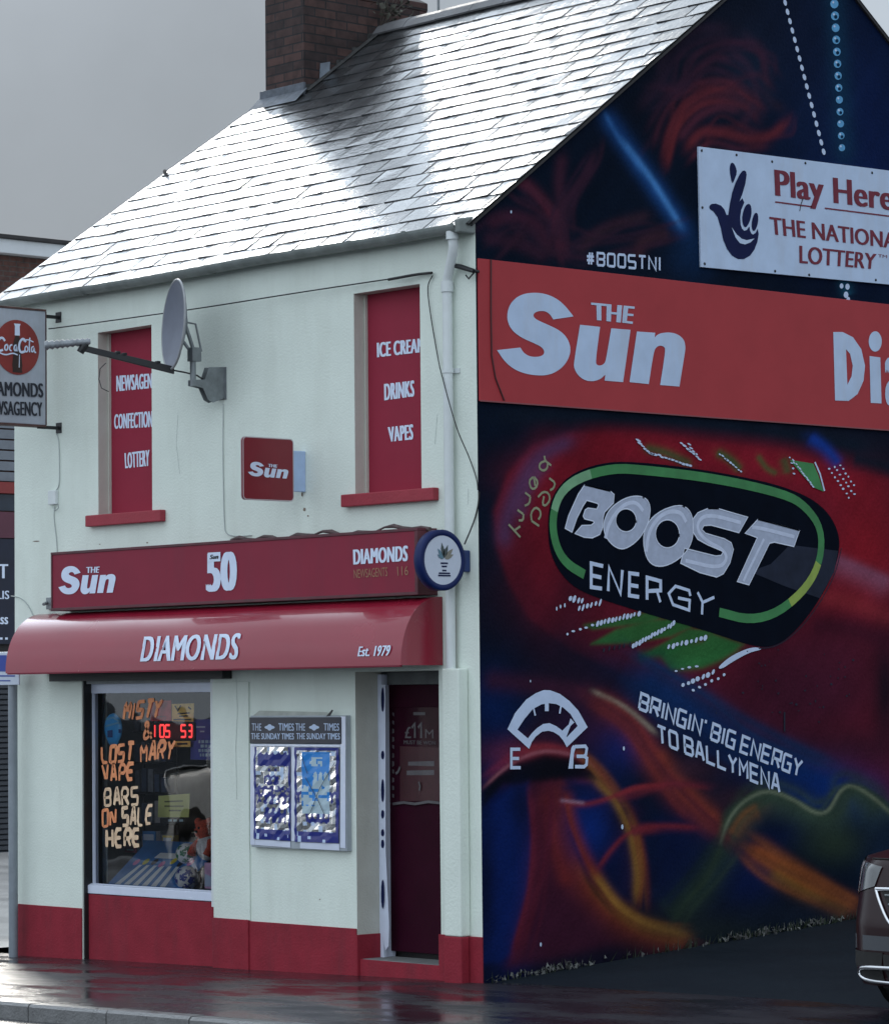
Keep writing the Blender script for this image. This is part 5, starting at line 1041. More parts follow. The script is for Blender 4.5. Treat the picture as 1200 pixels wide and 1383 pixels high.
for k, (dy_, w_) in enumerate(((-.022, .035), (-.045, .025), (-.075, .02), (-.095, .055), (-.112, .06))): strip(mb, [(yc_ + .012 - w_, zc_ + dy_), (yc_ + .012 + w_, zc_ + dy_)], .011, f1, 3, -.001)
mb.build('logo', [mat('leaf_dark', (.06, .08, .08), .5), mat('leaf_teal', (.10, .20, .26), .5), mat('leaf_tan', (.22, .21, .17), .5), MT['navy']], rs)
mb = MB(); z0, z1 = hit(630, 772.5, 0, xr)[2], hit(630, 743, 0, xr)[2]; mb.box((xr - .065, yc_ + rad - .01, z0), (xr - .005, -.001, z1)); mb.build('wall_bracket', mat('blue_bracket', (.01, .03, .13), .4), rs, .01)

# ---- newspaper poster case beside the door
pc = thing('poster_case', 'blue and white newspaper poster case with crumpled foil behind its panes, beside the door', 'display case', (-1.95, -.03, .93))
pa0, pa1 = X(338, 1060, -.055), X(467, 1060, -.055); pb0, pb1 = Z(400, 1147, -.055), Z(400, 966.5, -.055)
mb = MB(); mb.box((pa0, -.05, pb0), (pa1, -.001, pb1)); mb.build('case', mat('case_grey', (.36, .40, .44), .5, .1, 8), pc, .004)
pt = lambda p: fq(p, -.056); f2 = PF(-.056)
mb = MB(); sheet(mb, [pt([(459, 1145), (466.5, 1146), (466.5, 968), (460, 967.5)])], f2); sheet(mb, [pt([(338, 1008), (460, 1009), (460, 1006), (338, 1005)])], f2)
sheet(mb, [pt([(338, 1141), (344, 1141.3), (344, 1008.4), (338, 1008.2)])], f2); sheet(mb, [pt([(393, 1136), (398.5, 1136), (398.5, 1009), (393, 1008.7)])], f2); sheet(mb, [pt([(344.3, 1141.3), (392, 1145), (392, 1137), (344.3, 1134)])], f2); sheet(mb, [pt([(405, 1146), (458, 1149), (458, 1140), (405, 1138)])], f2)
mb.build('frame', MT['upvc'], pc)
mb = MB(); mb.box((X(337, 985, -.06), -.062, Z(400, 1004.5, -.06)), (X(460.5, 985, -.06), -.051, Z(400, 969, -.06))); hd = mb.build('header', mat('black_header', (.016, .02, .035), .4, .2, 8), pc, .003)
mb = MB(); f3 = PF(-.065); pt3 = lambda p: fq(p, -.065)
for a, b, s in ((340, 353, 'THE'), (376, 397, 'TIMES'), (399, 412, 'THE'), (437, 458, 'TIMES')): text(mb, s, pt3([(a, 977), (b, 977.4), (b, 987), (a, 986.7)]), f3, bold=.02)
for cx in (364, 424):
    for w_, h_ in ((7, 2.6), (3.5, 4.4)): sheet(mb, [pt3(ell(cx, 982.5, w_, h_, 12))], PF(-.065 - .0005 * (w_ < 5)), 0)
for a, b, s in ((338, 397, 'THE SUNDAY TIMES'), (399, 459, 'THE SUNDAY TIMES')): text(mb, s, pt3([(a + 1, 990.3), (b, 990.6), (b, 998.8), (a + 1, 998.4)]), f3, bold=.03)
mb.build('lettering', MT['whitew'], hd)
# crumpled foil and prints behind clear plastic
MT['foil'] = mat('crumpled_foil', (.55, .57, .60), .16, .2, 30, 0, metal=.95); MT['pblue'] = mat('poster_blue', (.012, .022, .20), .35, .12, 14); MT['sky'] = mat('poster_sky_blue', (.02, .22, .62), .35, .08, 9); MT['ppale'] = mat('poster_pale', (.42, .55, .62), .4, .1, 12)
def crumple(name, p, mats, sel, n_=(58, 126), amp=.006):
    Q = quadmap(p); A = []; mb = MB(); nu, nv_ = n_
    lu, lv = 7, 15; lat = rng.random((lv + 2, lu + 2))
    for j in range(nv_ + 1):
        for i in range(nu + 1):
            u, v = i / nu, j / nv_; x, z = Q(u, v); a, b = u * lu, v * lv; ia, ib = int(a), int(b); fa_, fb__ = a - ia, b - ib
            t00, t10, t01, t11 = lat[ib, ia], lat[ib, ia + 1], lat[ib + 1, ia], lat[ib + 1, ia + 1]
            h_ = t00 + fa_ * (t10 - t00) + fb__ * (t11 - t10) if fa_ > fb__ else t00 + fa_ * (t11 - t01) + fb__ * (t01 - t00)
            A.append((x, -.0565 - amp * 2.2 * h_, z))
    o = len(mb.v)
    for j in range(nv_):
        for i in range(nu):
            ids = (j * (nu + 1) + i, j * (nu + 1) + i + 1, (j + 1) * (nu + 1) + i + 1, (j + 1) * (nu + 1) + i)
            mb.f.append(ids); mb.m.append(sel((i + .5) / nu, 1 - (j + .5) / nv_)); mb.sm.append(False)
    mb.v = A; return mb.build(name, mats, pc)
h01 = lambda a, b: math.sin(a * 127.1 + b * 311.7) * 43758.5453 % 1
def sel1(u, v):
    e = .04 * math.sin(v * 60) + .03 * math.sin(u * 37 + v * 20)
    if u < .05 or u > .95: return 1
    if .06 < v + e * .3 < .20 and .1 < u < .95: return 1
    if .29 < v + e < .38 and .3 < u < .68: return 1
    if .44 < v + e < .58: return 1 if h01(int(u * 17), int(v * 37)) > .22 else 0
    if .68 < v + e * .5 < .79 and .25 < u < .88: return 1
    if v > .885: return 1 if h01(int(u * 14), int(v * 30)) > .16 else 2
    return 2 if h01(int(u * 11), int(v * 23)) > .86 else 0
def sel2(u, v):
    e = .03 * math.sin(v * 40) + .02 * math.sin(u * 50)
    if u < .06 or u > .93 or v < .035: return 1
    if .17 < u < .80 and .05 < v < .70:
        if v < .30 + e: return 4 if (.35 < u < .62 and .10 < v < .2 and h01(int(u * 21), int(v * 41)) > .35) else 3
        if v < .42 + e: return 3 if u < .42 else 4
        return 3 if h01(int(u * 15), int(v * 30)) > .62 and v < .62 else 4
    if .46 < v + e < .54: return 1
    if .71 < v + e < .80 and .25 < u < .8: return 1
    if v > .885: return 1 if h01(int(u * 14), int(v * 30)) > .16 else 2
    return 2 if h01(int(u * 11), int(v * 23)) > .86 else 0
crumple('poster_pane', pt([(344, 1009), (393, 1009.5), (393, 1136), (344, 1133)]), [MT['foil'], MT['pblue'], MT['whitew'], MT['sky'], MT['ppale']], sel1)
crumple('poster_pane', pt([(398.5, 1009.5), (458.5, 1010), (458.5, 1139), (398.5, 1137)]), [MT['foil'], MT['pblue'], MT['whitew'], MT['sky'], MT['ppale']], sel2)
mb = MB(); fd = PF(-.074); 
for p in ([(452, 1030), (432, 1064), (416, 1105)], [(412, 1050), (428, 1078), (440, 1105)], [(405, 1015), (415, 1045)]): strip(mb, fq(p, -.074), .006, fd, 0, -.0003 * len(mb.f))
mb.build('crack', MT['black'], pc)
mb = MB(); a = fq([(341, 968.5), (444, 967.5), (441, 962), (349, 960)], -.03); sheet(mb, [a], lambda u, v, d=0: (u, -.045 + (v - a[0][1]) * .5, v)); mb.build('paper_scrap', mat('old_paper', (.42, .44, .40), .8, .15, 9), pc)
mb = MB(); a = fq([(440, 968), (446, 967), (450, 959.5), (448, 958.5)], -.05); sheet(mb, [a], PF(-.05)); mb.build('torn_corner', MT['black'], pc)

# ================================================================== THINGS IN THE SHOP WINDOW
gi = gy + .03
def card(name, label, cat, pts, y, m, extra=None, group=None, thick=.004):
    t = thing(name, label, cat, (F(*pts[0], y)[0], y, F(*pts[3], y)[1]), group=group)
    q = fq(pts, y); mb = MB(); poly_ = q if area(q) > 0 else q[::-1]; mb.prism(poly_, PF(y), 0, thick); mb.build('card', m, t)
    if extra: mb = MB(); mats = extra(mb, PF(y - .003), lambda p: fq(p, y - .003)); mb.build('print', mats, t)
    return t
YEL = mat('yellow_card', (.8, .58, .15), .5, .15, 9); PRD = mat('dull_red_card', (.5, .06, .08), .5, .2, 9)
def e1(mb, f, q):
    for p in ([(236, 953), (240, 960), (244, 953)], [(254, 955), (258, 958)]): strip(mb, q(p), .014, f)
    for p in ([(240, 964), (256, 963)], [(234, 972), (258, 972)], [(242, 967.5), (254, 967)]): strip(mb, q(p), .012, f)
    return MT['dark']
card('price_card', 'yellow price card above the red number display behind the shop window', 'card', [(232, 974), (261, 975), (262, 950), (232, 951)], gi + .02, YEL, e1, group='price cards in the shop window')
def e2(mb, f, q):
    text(mb, 'LOTTO', q([(207, 968), (224, 967), (224, 972), (207, 973)]), f); return MT['dimgrey']
card('price_card', 'dull red card behind the end of the top painted word in the shop window', 'card', [(203, 974), (231, 973.5), (231, 946), (203, 947)], gi + .02, PRD, e2, group='price cards in the shop window')
t = thing('number_display', 'dark panel with glowing red digits behind the shop window', 'display', (X(230, 985, gi), gi, Z(230, 1000, gi)))
mb = MB(); a, b = F(202, 1000, gi + .03), F(262, 976, gi + .03); mb.box((a[0], gi + .03, a[1]), (b[0], gi + .06, b[1])); mb.build('case', MT['black'], t, .004)
mb = MB(); yy = gi + .026
SEG = {'1': 'bc', '0': 'abcdef', '5': 'afgcd', '6': 'afgcde', '3': 'abgcd'}
def digit(c, x0, x1, y0, y1):
    ym = (y0 + y1) / 2; sg = dict(a=[(x0, y0), (x1, y0)], g=[(x0, ym), (x1, ym)], d=[(x0, y1), (x1, y1)], f=[(x0, y0), (x0, ym)], b=[(x1, y0), (x1, ym)], e=[(x0, ym), (x0, y1)], c=[(x1, ym), (x1, y1)])
    for k, s in enumerate(SEG[c]): strip(mb, fq(sg[s], yy), .016, PF(yy), 0, -.0003 * k)
for c, a, b in (('1', 204, 209), ('0', 216, 221.5), ('5', 223.5, 229), ('5', 244.5, 250.5), ('3', 255, 259)): digit(c, a, b, 979.5, 995.5)
mb.build('digits', mat('red_led', (1.0, .05, .05), .5, 0, emit=1.6), t)
card('price_card', 'narrow yellow strip card under the red number display', 'card', [(234, 1009), (257, 1009), (257, 1001), (234, 1001)], gi + .02, YEL, lambda mb, f, q: (strip(mb, q([(239, 1005), (253, 1004.6)]), .014, f), MT['dark'])[1], group='price cards in the shop window')
def e3(mb, f, q):
    for yy_, a, b in ((1002, 268, 284), (1008, 271, 290), (1014, 268, 292), (1020, 270, 291)):
        x = a
        while x < b: w_ = random.uniform(2, 5); strip(mb, q([(x, yy_), (x + w_, yy_ - .3)]), .024, f); x += w_ + 1.4
    for yy_, a, b in ((982, 265, 277), (988, 270, 276)): strip(mb, q([(a, yy_), (b, yy_)]), .012, f)
    return MT['ppale']
card('poster', 'purple blue poster behind the right edge of the shop window', 'poster', [(257, 1026), (296, 1027), (296, 971), (258, 972)], gi + .05, mat('violet_poster', (.07, .08, .34), .5, .25, 7), e3)
def e4(mb, f, q):
    for p in ([(222, 1083), (247, 1082)], [(222, 1089), (248, 1089)], [(228, 1095), (244, 1095)]): strip(mb, q(p), .012, f)
    return mat('olive_print', (.12, .13, .05), .6)
card('notice', 'olive yellow notice card standing in the shop window', 'notice', [(213, 1104), (255, 1104), (256, 1072), (214, 1075)], gi + .1, mat('olive_card', (.60, .62, .22), .5, .12, 8), e4, group='notices in the shop window')
card('notice', 'small dark card with pale print under the olive notice', 'notice', [(216, 1112), (250, 1112), (250, 1105), (216, 1105)], gi + .11, MT['black'], lambda mb, f, q: ([strip(mb, q([(a, 1108.4), (a + 5, 1108.2)]), .018, f) for a in (227, 234, 242)], MT['ppale'])[1], group='notices in the shop window')
# hanging oval sign
t = thing('oval_sign', 'blue oval sign hanging at the left of the shop window', 'sign', (X(152, 985, gi), gi, Z(152, 1008, gi)))
c = F(152.5, 984, gi + .02); mb = MB(); mb.lathe([(0, -.012), (.10, -.011), (.123, .0), (.126, .008), (0, .012)], (0, 0, 0), (0, 1, 0), 28)
mb.v = [(c[0] + x * 1.0, gi + .02 + y, c[1] + z * 1.02 - (.02 if z < -.1 else 0)) for x, y, z in mb.v]; mb.build('disc', mat('bright_blue_plastic', (.03, .36, .75), .35, .12, 8), t)
mb = MB(); yy = gi + .004
for k, p in enumerate(([(143, 972), (152, 969), (160, 974)], [(142, 981), (150, 979), (161, 976)])): strip(mb, fq(p, yy), .016, PF(yy), 0, -.0004 * k)
for p in ([(145, 987), (145, 996), (152, 996), (152, 986)], [(160, 985), (160, 990), (163, 990), (163, 985)]): sheet(mb, [fq(p, yy)], PF(yy), 1)
mb.build('print', [mat('sky_print', (.16, .42, .62), .4), mat('deep_blue_print', (.01, .05, .2), .4)], t)
# counter mat and toys
sz = gz0 - .018
def SH(px, py, z): return hp(px, py, (0, 0, z), (0, 0, 1))
t = thing('striped_mat', 'blue display mat with white stripes on the window shelf', 'mat')
q = [SH(134, 1192, sz), SH(250, 1200, sz), SH(262, 1158, sz + .0), SH(158, 1150, sz)]
xA, xB = sw['x0'] + .10, sw['x0'] + 1.12
tilt = lambda u, v, d=0.0: (u - .05 + .10 * v, fy + .13 + v * .36 - d * .6, sz + .006 + v * .36 + d * .8)
mb = MB(); mb.prism([(xA, 0), (xB, 0), (xB, 1), (xA, 1)], tilt, .008, -.002); mb.build('board', mat('mat_blue', (.05, .20, .52), .5, .2, 6), t)
mb = MB()
for k in range(6): x = xA + .10 + k * .125; sheet(mb, [[(x, .02), (x + .075, .02), (x + .075 - .03 * (k - 2.5) * .8, .46), (x + .03 - .03 * (k - 2.5) * .8, .46)]], tilt, 0, .010)
sheet(mb, [[(xA + .3, .62), (xA + .62, .62), (xA + .60, .74), (xA + .32, .74)]], tilt, 0, .010)
for k in range(7): cx = xA + .12 + k * .12; sheet(mb, [ell(cx, random.uniform(.48, .58), .035, .07, 10)], tilt, 1 + k % 3, .0105)
sheet(mb, [[(xA + .02, .8), (xB - .3, .8), (xB - .3, .97), (xA + .02, .97)]], tilt, 4, .009)
mb.build('print', [mat('mat_white', (.85, .87, .9), .5), mat('mat_pink', (.7, .2, .45), .5), mat('mat_yellow', (.75, .65, .08), .5), mat('mat_black', (.03, .03, .04), .5), mat('mat_blue_light', (.04, .2, .5), .5)], t)
def football(px, py, r, y, label, pc_):
    c = F(px, py, y); t = thing('football', label, 'ball', (c[0], y, c[1] - r), group='footballs in the shop window'); mb = MB(); mb.ball((c[0], y, c[1]), r, 0, 22, 14); mb.build('shell', mat('ball_white', (.88, .89, .9), .4, .06, 9), t)
    mb = MB(); n0 = Vector((.55, -.8, .1)).normalized()
    for dv in (n0, n0 + Vector((.75, .2, .75)), n0 + Vector((-.75, -.2, .8)), n0 + Vector((.2, .2, -1.1)), n0 + Vector((-.9, -.3, -.35)), n0 + Vector((1.0, .5, -.4))):
        dv = dv.normalized(); a = dv.orthogonal().normalized(); b = dv.cross(a); k = .40
        vs = [Vector((c[0], y, c[1])) + (dv + (a * math.cos(6.2832 * i / 5) + b * math.sin(6.2832 * i / 5)) * k).normalized() * (r * 1.012) for i in range(5)] + [Vector((c[0], y, c[1])) + dv * r * 1.03]
        mb.add(vs, [(i, (i + 1) % 5, 5) for i in range(5)], 0)
    mb.build('patch', pc_, t)
football(252, 1186, .098, gi + .14, 'white football with blue patches at the front of the window shelf', mat('patch_blue', (.03, .06, .35), .4))
football(251, 1153, .085, gi + .26, 'white football with green and blue patches behind the other one', mat('patch_green', (.03, .20, .10), .4))
t = thing('plush_toy', 'red furry plush toy with pale belly slumped at the right of the window', 'soft toy'); c = F(273, 1138, gi + .16); y0 = gi + .18
PL = mat('red_plush', (.62, .09, .05), .95, .35, 40, .9, 90); PG_ = mat('grey_plush', (.68, .70, .72), .95, .2, 40, .8, 90)
mb = MB(); mb.ball((c[0], y0, c[1] + .10), (.085, .08, .085)); mb.ball((c[0] - .075, y0, c[1] + .165), .034); mb.ball((c[0] + .07, y0, c[1] + .17), .034); mb.build('head', PL, t)
mb = MB(); mb.ball((c[0] + .02, y0 + .02, c[1] - .04), (.10, .09, .11)); mb.build('body', PG_, t)
for s in (-1, 1): mb = MB(); mb.tube([(c[0] + .02 + s * .07, y0, c[1] + .01), (c[0] + .02 + s * .11, y0 - .04, c[1] - .04), (c[0] + .02 + s * .10, y0 - .07, c[1] - .10)], [.034, .03, .036], 8); mb.build('arm', PL, t)
mb = MB(); mb.ball((c[0] - .025, y0 - .075, c[1] + .12), .011); mb.ball((c[0] + .025, y0 - .075, c[1] + .12), .011); mb.ball((c[0], y0 - .085, c[1] + .09), (.018, .012, .012)); mb.build('face', MT['black'], t)
t = thing('toy_box', 'small pink and white carton at the lower right of the window', 'box'); c = F(281, 1184, gi + .06); mb = MB(); mb.box((c[0] - .05, gi + .06, c[1] - .10), (c[0] + .09, gi + .14, c[1] + .11)); mb.build('carton', mat('pink_card', (.7, .42, .65), .5, .25, 14), t, .004)
mb = MB(); sheet(mb, [[(c[0] - .04, c[1] - .08), (c[0] + .05, c[1] - .08), (c[0] + .05, c[1] + .0), (c[0] - .04, c[1] + .02)]], PF(gi + .057)); mb.build('print', MT['whitew'], t)
def carton(px, py, w_, h_, y, col, label):
    c = F(px, py, y); t = thing('carton', label, 'box', (c[0], y, c[1]), group='cartons in the shop window'); mb = MB(); mb.box((c[0] - w_ / 2, y, c[1]), (c[0] + w_ / 2, y + .07, c[1] + h_)); mb.build('box', mat('carton_card', col, .5, .15, 12), t, .003)
    mb = MB(); sheet(mb, [[(c[0] - w_ * .4, c[1] + h_ * .55), (c[0] + w_ * .4, c[1] + h_ * .55), (c[0] + w_ * .4, c[1] + h_ * .85), (c[0] - w_ * .4, c[1] + h_ * .85)]], PF(y - .002)); sheet(mb, [[(c[0] - w_ * .3, c[1] + h_ * .15), (c[0] + w_ * .3, c[1] + h_ * .15), (c[0] + w_ * .3, c[1] + h_ * .25), (c[0] - w_ * .3, c[1] + h_ * .25)]], PF(y - .002)); mb.build('print', MT['white'], t)
carton(176, 1152, .16, .13, gi + .50, (.55, .10, .22), 'pink carton at the left behind the striped window mat')
carton(201, 1150, .18, .17, gi + .50, (.06, .26, .62), 'bright blue carton in the middle behind the striped window mat')
carton(226, 1148, .14, .12, gi + .50, (.75, .60, .12), 'yellow carton behind the striped mat beside the footballs')
t = thing('wire_rack', 'dark wire rack with pale packets standing in the middle of the window', 'rack'); a = F(200, 1050, gi + .5); mb = MB()
for k in range(5): mb.box((a[0] - .22, gi + .5, .75 + .26 * k), (a[0] + .25, gi + .62, .765 + .26 * k))
for s in (-.22, .25): mb.tube([(a[0] + s, gi + .62, .3), (a[0] + s, gi + .62, 1.98)], .008, 6)
mb.build('frame', MT['black'], t); mb = MB()
for k in range(5):
    for j in range(5): x = a[0] - .2 + j * .092; mb.box((x, gi + .51, .77 + .26 * k), (x + random.uniform(.05, .085), gi + .59, .77 + .26 * k + random.uniform(.12, .2)), random.randrange(3))
mb.build('packets', [MT['shelf'], mat('packet_grey', (.24, .25, .28), .5, .3, 20), mat('packet_blue', (.06, .09, .16), .5, .3, 20)], t)

# ================================================================== DISH, CABLES, BRACKETS ON THE FRONT
nD = (-CR * .94 - CF * .34 + np.array([0, 0, .075])); nD /= np.linalg.norm(nD)
xd = X(301, 520)
Cd = hit(233.5, 438, 1, -.43)
sdv = np.cross(nD, [0, 0, 1]); sdv /= np.linalg.norm(sdv); upd = np.cross(sdv, nD)
if upd[2] < 0: upd = -upd
dish = thing('satellite_dish', 'grey satellite dish on a galvanised wall bracket by the left upper window', 'satellite dish', (xd, 0, Cd[2] - .4))
MT['dish'] = mat('dish_grey', (.14, .155, .20), .5, .10, 7); 
mb = MB(); vs = []; nr, na = 9, 48; RH, RV = .335, .355
for side, off in ((0, 0.0), (1, -.012)):
    for i in range(nr + 1):
        r = i / nr
        for j in range(na):
            a = 2 * math.pi * j / na; vs.append(Cd + sdv * (RH * r * math.cos(a)) + upd * (RV * r * math.sin(a)) + nD * (.075 * (r * r - 1) + off))
N1 = (nr + 1) * na; fs = []
for i in range(nr):
    for j in range(na):
        a, b, c, d_ = i * na + j, i * na + (j + 1) % na, (i + 1) * na + (j + 1) % na, (i + 1) * na + j
        fs.append((a, b, c, d_)); fs.append((a + N1, d_ + N1, c + N1, b + N1))
mb.add(vs, fs, 0, True); mb.build('reflector', MT['dish'], dish)
mb = MB(); mb.tube([Cd + sdv * (RH + .002) * math.cos(t) + upd * (RV + .002) * math.sin(t) - nD * .006 for t in np.linspace(0, 2 * math.pi, 49)[:-1]], .010, 7, closed=True); mb.build('rim', mat('dish_rim', (.30, .31, .32), .5, .15, 9), dish)
Bd = Cd - upd * (RV + .01) + nD * .0
Ed = hp(112, 470, Bd + nD * .66, CF)
mb = MB(); a = Bd - nD * .03; wv = np.cross((Ed - a) / np.linalg.norm(Ed - a), [0, 0, 1]); wv /= np.linalg.norm(wv); uz = np.array([0, 0, 1.])
for k0, k1 in ((0, 1),):
    sec = [(-.014, -.03), (.014, -.03), (.014, .03), (-.014, .03)]
    A = [a + wv * p + uz * q_ for p, q_ in sec]; B = [Ed + wv * p * .9 + uz * q_ * .8 for p, q_ in sec]
    mb.add(A + B, [(0, 1, 5, 4), (1, 2, 6, 5), (2, 3, 7, 6), (3, 0, 4, 7), (3, 2, 1, 0), (4, 5, 6, 7)])
for f_ in (.18, .55, .62): p = a + (Ed - a) * f_; mb.box(p + np.array([-.018, -.018, .02]), p + np.array([.018, .018, .042]))
mb.build('feed_arm', MT['black'], dish, .004)
mb = MB(); p0 = hp(122, 461, Ed, CF); p1 = hp(60, 466.5, Ed + np.array([0, -.1, 0]), CF)
L_ = 18; pts = [p0 + (p1 - p0) * i / L_ for i in range(L_ + 1)]
mb.tube(pts, [(.041 if i % 2 else .027) * (1 - .25 * (1 - i / L_)) for i in range(L_ + 1)], 10); mb.build('feed_horn', mat('ribbed_metal', (.26, .28, .30), .5, .3, 20, metal=.4), dish)
mb = MB(); q0 = hp(108, 476, Ed, CF); q1 = hp(118, 462, Ed, CF); mb.tube([q0, (q0 + q1) / 2 + uz * .01, q1, q1 + uz * .03], [.03, .034, .02, .008], 8); mb.build('feed_clamp', MT['black'], dish)
pz = Z(262, 522, -.31); Pp = np.array([xd, -.31, pz])
mb = MB(); mb.tube([(xd, -.30, hit(257, 522, 1, -.3)[2]), (xd, -.30, hit(257, 470, 1, -.3)[2])], .024, 10); mb.build('post', MT['grey'], dish)
mb = MB(); zz0, zz1 = Z(301, 540), Z(301, 496); mb.box((xd - .05, -.006, zz0), (xd + .05, -.0005, zz1)); mb.build('wall_plate', MT['grey'], dish, .002)
mb = MB()
zc = (zz0 + zz1) / 2
for s in (-.03, .026): mb.prism([(-.006, zz0 + .01), (-.006, zz1 - .0), (-.16, zz1 - .01), (-.20, zc + .02), (-.325, zc + .01), (-.325, zc - .035), (-.22, zc - .05), (-.17, zz0 - .01), (-.12, zz0 - .03)][::-1], lambda u, v, d, s=s: (xd + s - d, u, v), 0, .004)
mb.build('wall_bracket', MT['grey'], dish)
mb = MB(); b0 = Cd - nD * .085; b1 = np.array([xd, -.29, hit(257, 480, 1, -.3)[2]])
mb.tube([b0 + upd * .05, b1 + uz * .03], .016, 7); mb.tube([b0 - upd * .12, b1 - uz * .01], .014, 7); mb.tube([b0 + upd * .03, b0 + upd * .02 - nD * .10, b1 + np.array([.02, .06, .03])], .010, 6); mb.box(b1 - np.array([.035, .04, .05]), b1 + np.array([.035, .05, .06])); mb.lathe([(.0, 0), (.10, 0), (.10, .02), (0, .02)], b0 - nD * .01, nD, 14)
mb.build('back_bracket', MT['grey'], dish, .003)
mb = MB(); mb.tube([Bd - nD * .02, Bd - nD * .1 + np.array([.02, .0, -.01]), (xd, -.26, zc + .05), (xd + .01, -.12, zc - .02), (xd + .02, -.012, zz0 + .01)], .007, 6); mb.build('lead', MT['cable'], dish)
mb = MB(); c0 = hp(140, 492, Bd + nD * .5, CF); mb.tube([hp(a_, b_, Bd + nD * .5, CF) for a_, b_ in ((143, 490), (135, 498), (133.5, 512), (137, 524), (147, 529))], .004, 5); mb.build('lead', MT['cable'], dish)
def cable(pts, r, m, label, y=-.012, name='cable', group='wires and cables on the shop front'):
    P = [hit(a, b, 1, (y if not isinstance(y, (list, tuple)) else y[i])) for i, (a, b) in enumerate(pts)]
    mb = MB(); sp = [np.array(p) for p in P]; o = []
    for i in range(len(sp) - 1):
        p0, p1, p2, p3 = sp[max(0, i - 1)], sp[i], sp[i + 1], sp[min(len(sp) - 1, i + 2)]
        for k in range(6): t = k / 6; o.append(.5 * ((2 * p1) + (-p0 + p2) * t + (2 * p0 - 5 * p1 + 4 * p2 - p3) * t * t + (-p0 + 3 * p1 - 3 * p2 + p3) * t ** 3))
    mb.tube(o + [sp[-1]], r, 6); return tag(mb.build(name, m), label, 'cable', group)
cable([(583, 368), (575, 369), (540, 374.5), (410, 394), (280, 414.5), (185, 428), (90, 441), (66, 444)], .0055, MT['cable'], 'black service cable strung across the front wall from the downpipe to the hanging sign', [-.03, -.03, -.04, -.07, -.10, -.12, -.14, -.14])
cable([(583, 368.3), (560, 371), (524, 377.5)], .011, MT['cable'], 'taped thick end of the service cable above the right upper window', [-.035, -.038, -.12])
cable([(584, 372), (577.6, 388), (581, 423), (590, 477), (597, 509), (616, 576), (633, 617), (643, 646), (645, 662)], .0042, MT['cable'], 'thin dark wire sagging beside the downpipe from the service cable to the wall corner', [-.02] * 4 + [-.1, -.1, -.03, -.012, -.01])
cable([(647, 664), (645, 684), (639, 706), (627, 735)], .006, MT['cable'], 'short dark wire curving down to the round sign', [-.012, -.012, -.02, -.12])
cable([(637, 299), (620, 308), (609, 330), (604, 353)], .006, MT['cable'], 'short black wire curling down from the gutter end', -.02)
cable([(301.5, 545), (301, 600), (301.5, 650), (303, 705), (306, 720), (318, 724), (340, 723)], .004, MT['cablew'], 'pale coaxial wire running straight down the wall below the dish', -.008)
cable([(76, 585), (79.5, 600), (80, 650), (76, 662)], .004, MT['cablew'], 'pale wire from the hanging sign down to the small junction box', -.008)
cable([(74, 684), (73, 700), (77, 740), (76, 790)], .004, MT['cablew'], 'pale wire dropping from the small junction box to the fascia', -.008)
cable([(15, 805), (28, 808), (38, 818), (45, 832)], .004, MT['cablew'], 'pale wire curving over the wall at the left of the canopy', -.008)
mb = MB(); a, b = F(69, 682, 0), F(79, 662, 0); mb.box((a[0], -.035, a[1]), (b[0], -.001, b[1])); t = thing('junction_box', 'small pale junction box on the wall under the hanging sign', 'junction box', (a[0], 0, a[1])); mb.build('case', MT['trim'], t, .006)
mb = MB(); mb.tube([hit(p, q_, 1, -.03) for p, q_ in ((72, 686), (75, 690), (79, 686), (78, 680))], .004, 5); mb.build('wire', MT['cablew'], t)
# stay bracket on the corner
t = thing('cable_bracket', 'black iron cable bracket with insulators near the top of the wall corner', 'bracket', tuple(hit(640, 366, 1, -.03)))
p0, p1 = hit(609, 357.5, 1, -.05), hit(640, 366, 1, -.05); mb = MB(); mb.tube([p0, p0 + (p1 - p0) * .4 + uz * .004, p1], [.016, .02, .017], 7); mb.tube([p0 - np.array([.05, 0, -.01]), p0], .008, 6); mb.build('bar', MT['black'], t)
mb = MB(); mb.tube([p1 - uz * .01, p1 - np.array([.06, 0, .05]), p1 - np.array([.09, 0, .02])], .006, 6); mb.tube([p1 + np.array([.0, .045, 0]), p1], .012, 6); mb.build('hook', MT['black'], t)
# little patches of bare render and screws on the wall
for (a, b, r_, lab) in ((411, 690, .016, 'small rust spot in the wall below the small square sign'),):
    pass

# ================================================================== ROOF THINGS
t = thing('tv_aerial', 'thin mast of a television aerial behind the roof ridge', 'aerial'); a = hp(592, 24, (0, RY + .15, 0), (0, 1, 0))
mb = MB(); mb.tube([(a[0], a[1], a[2] - .3), (a[0], a[1], a[2] + 1.6)], .012, 7); mb.build('mast', MT['grey'], t)
mb = MB(); mb.tube([(a[0] - .6, a[1], a[2] + 1.5), (a[0] + .5, a[1], a[2] + 1.5)], .009, 6)
for k in range(9): mb.tube([(a[0] - .55 + k * .12, a[1] - .17 + .008 * k, a[2] + 1.5), (a[0] - .55 + k * .12, a[1] + .17 - .008 * k, a[2] + 1.5)], .005, 5)
mb.build('antenna', MT['grey'], t)
t = thing('chimney_weed', 'straggly weed with bare twigs growing out of the chimney flank by the ridge', 'plant'); mb = MB(); leaf = MB(); yb = RY - .15
base = hp(514, 38, (cx1 + .02, 0, 0), (1, 0, 0)); ends = []
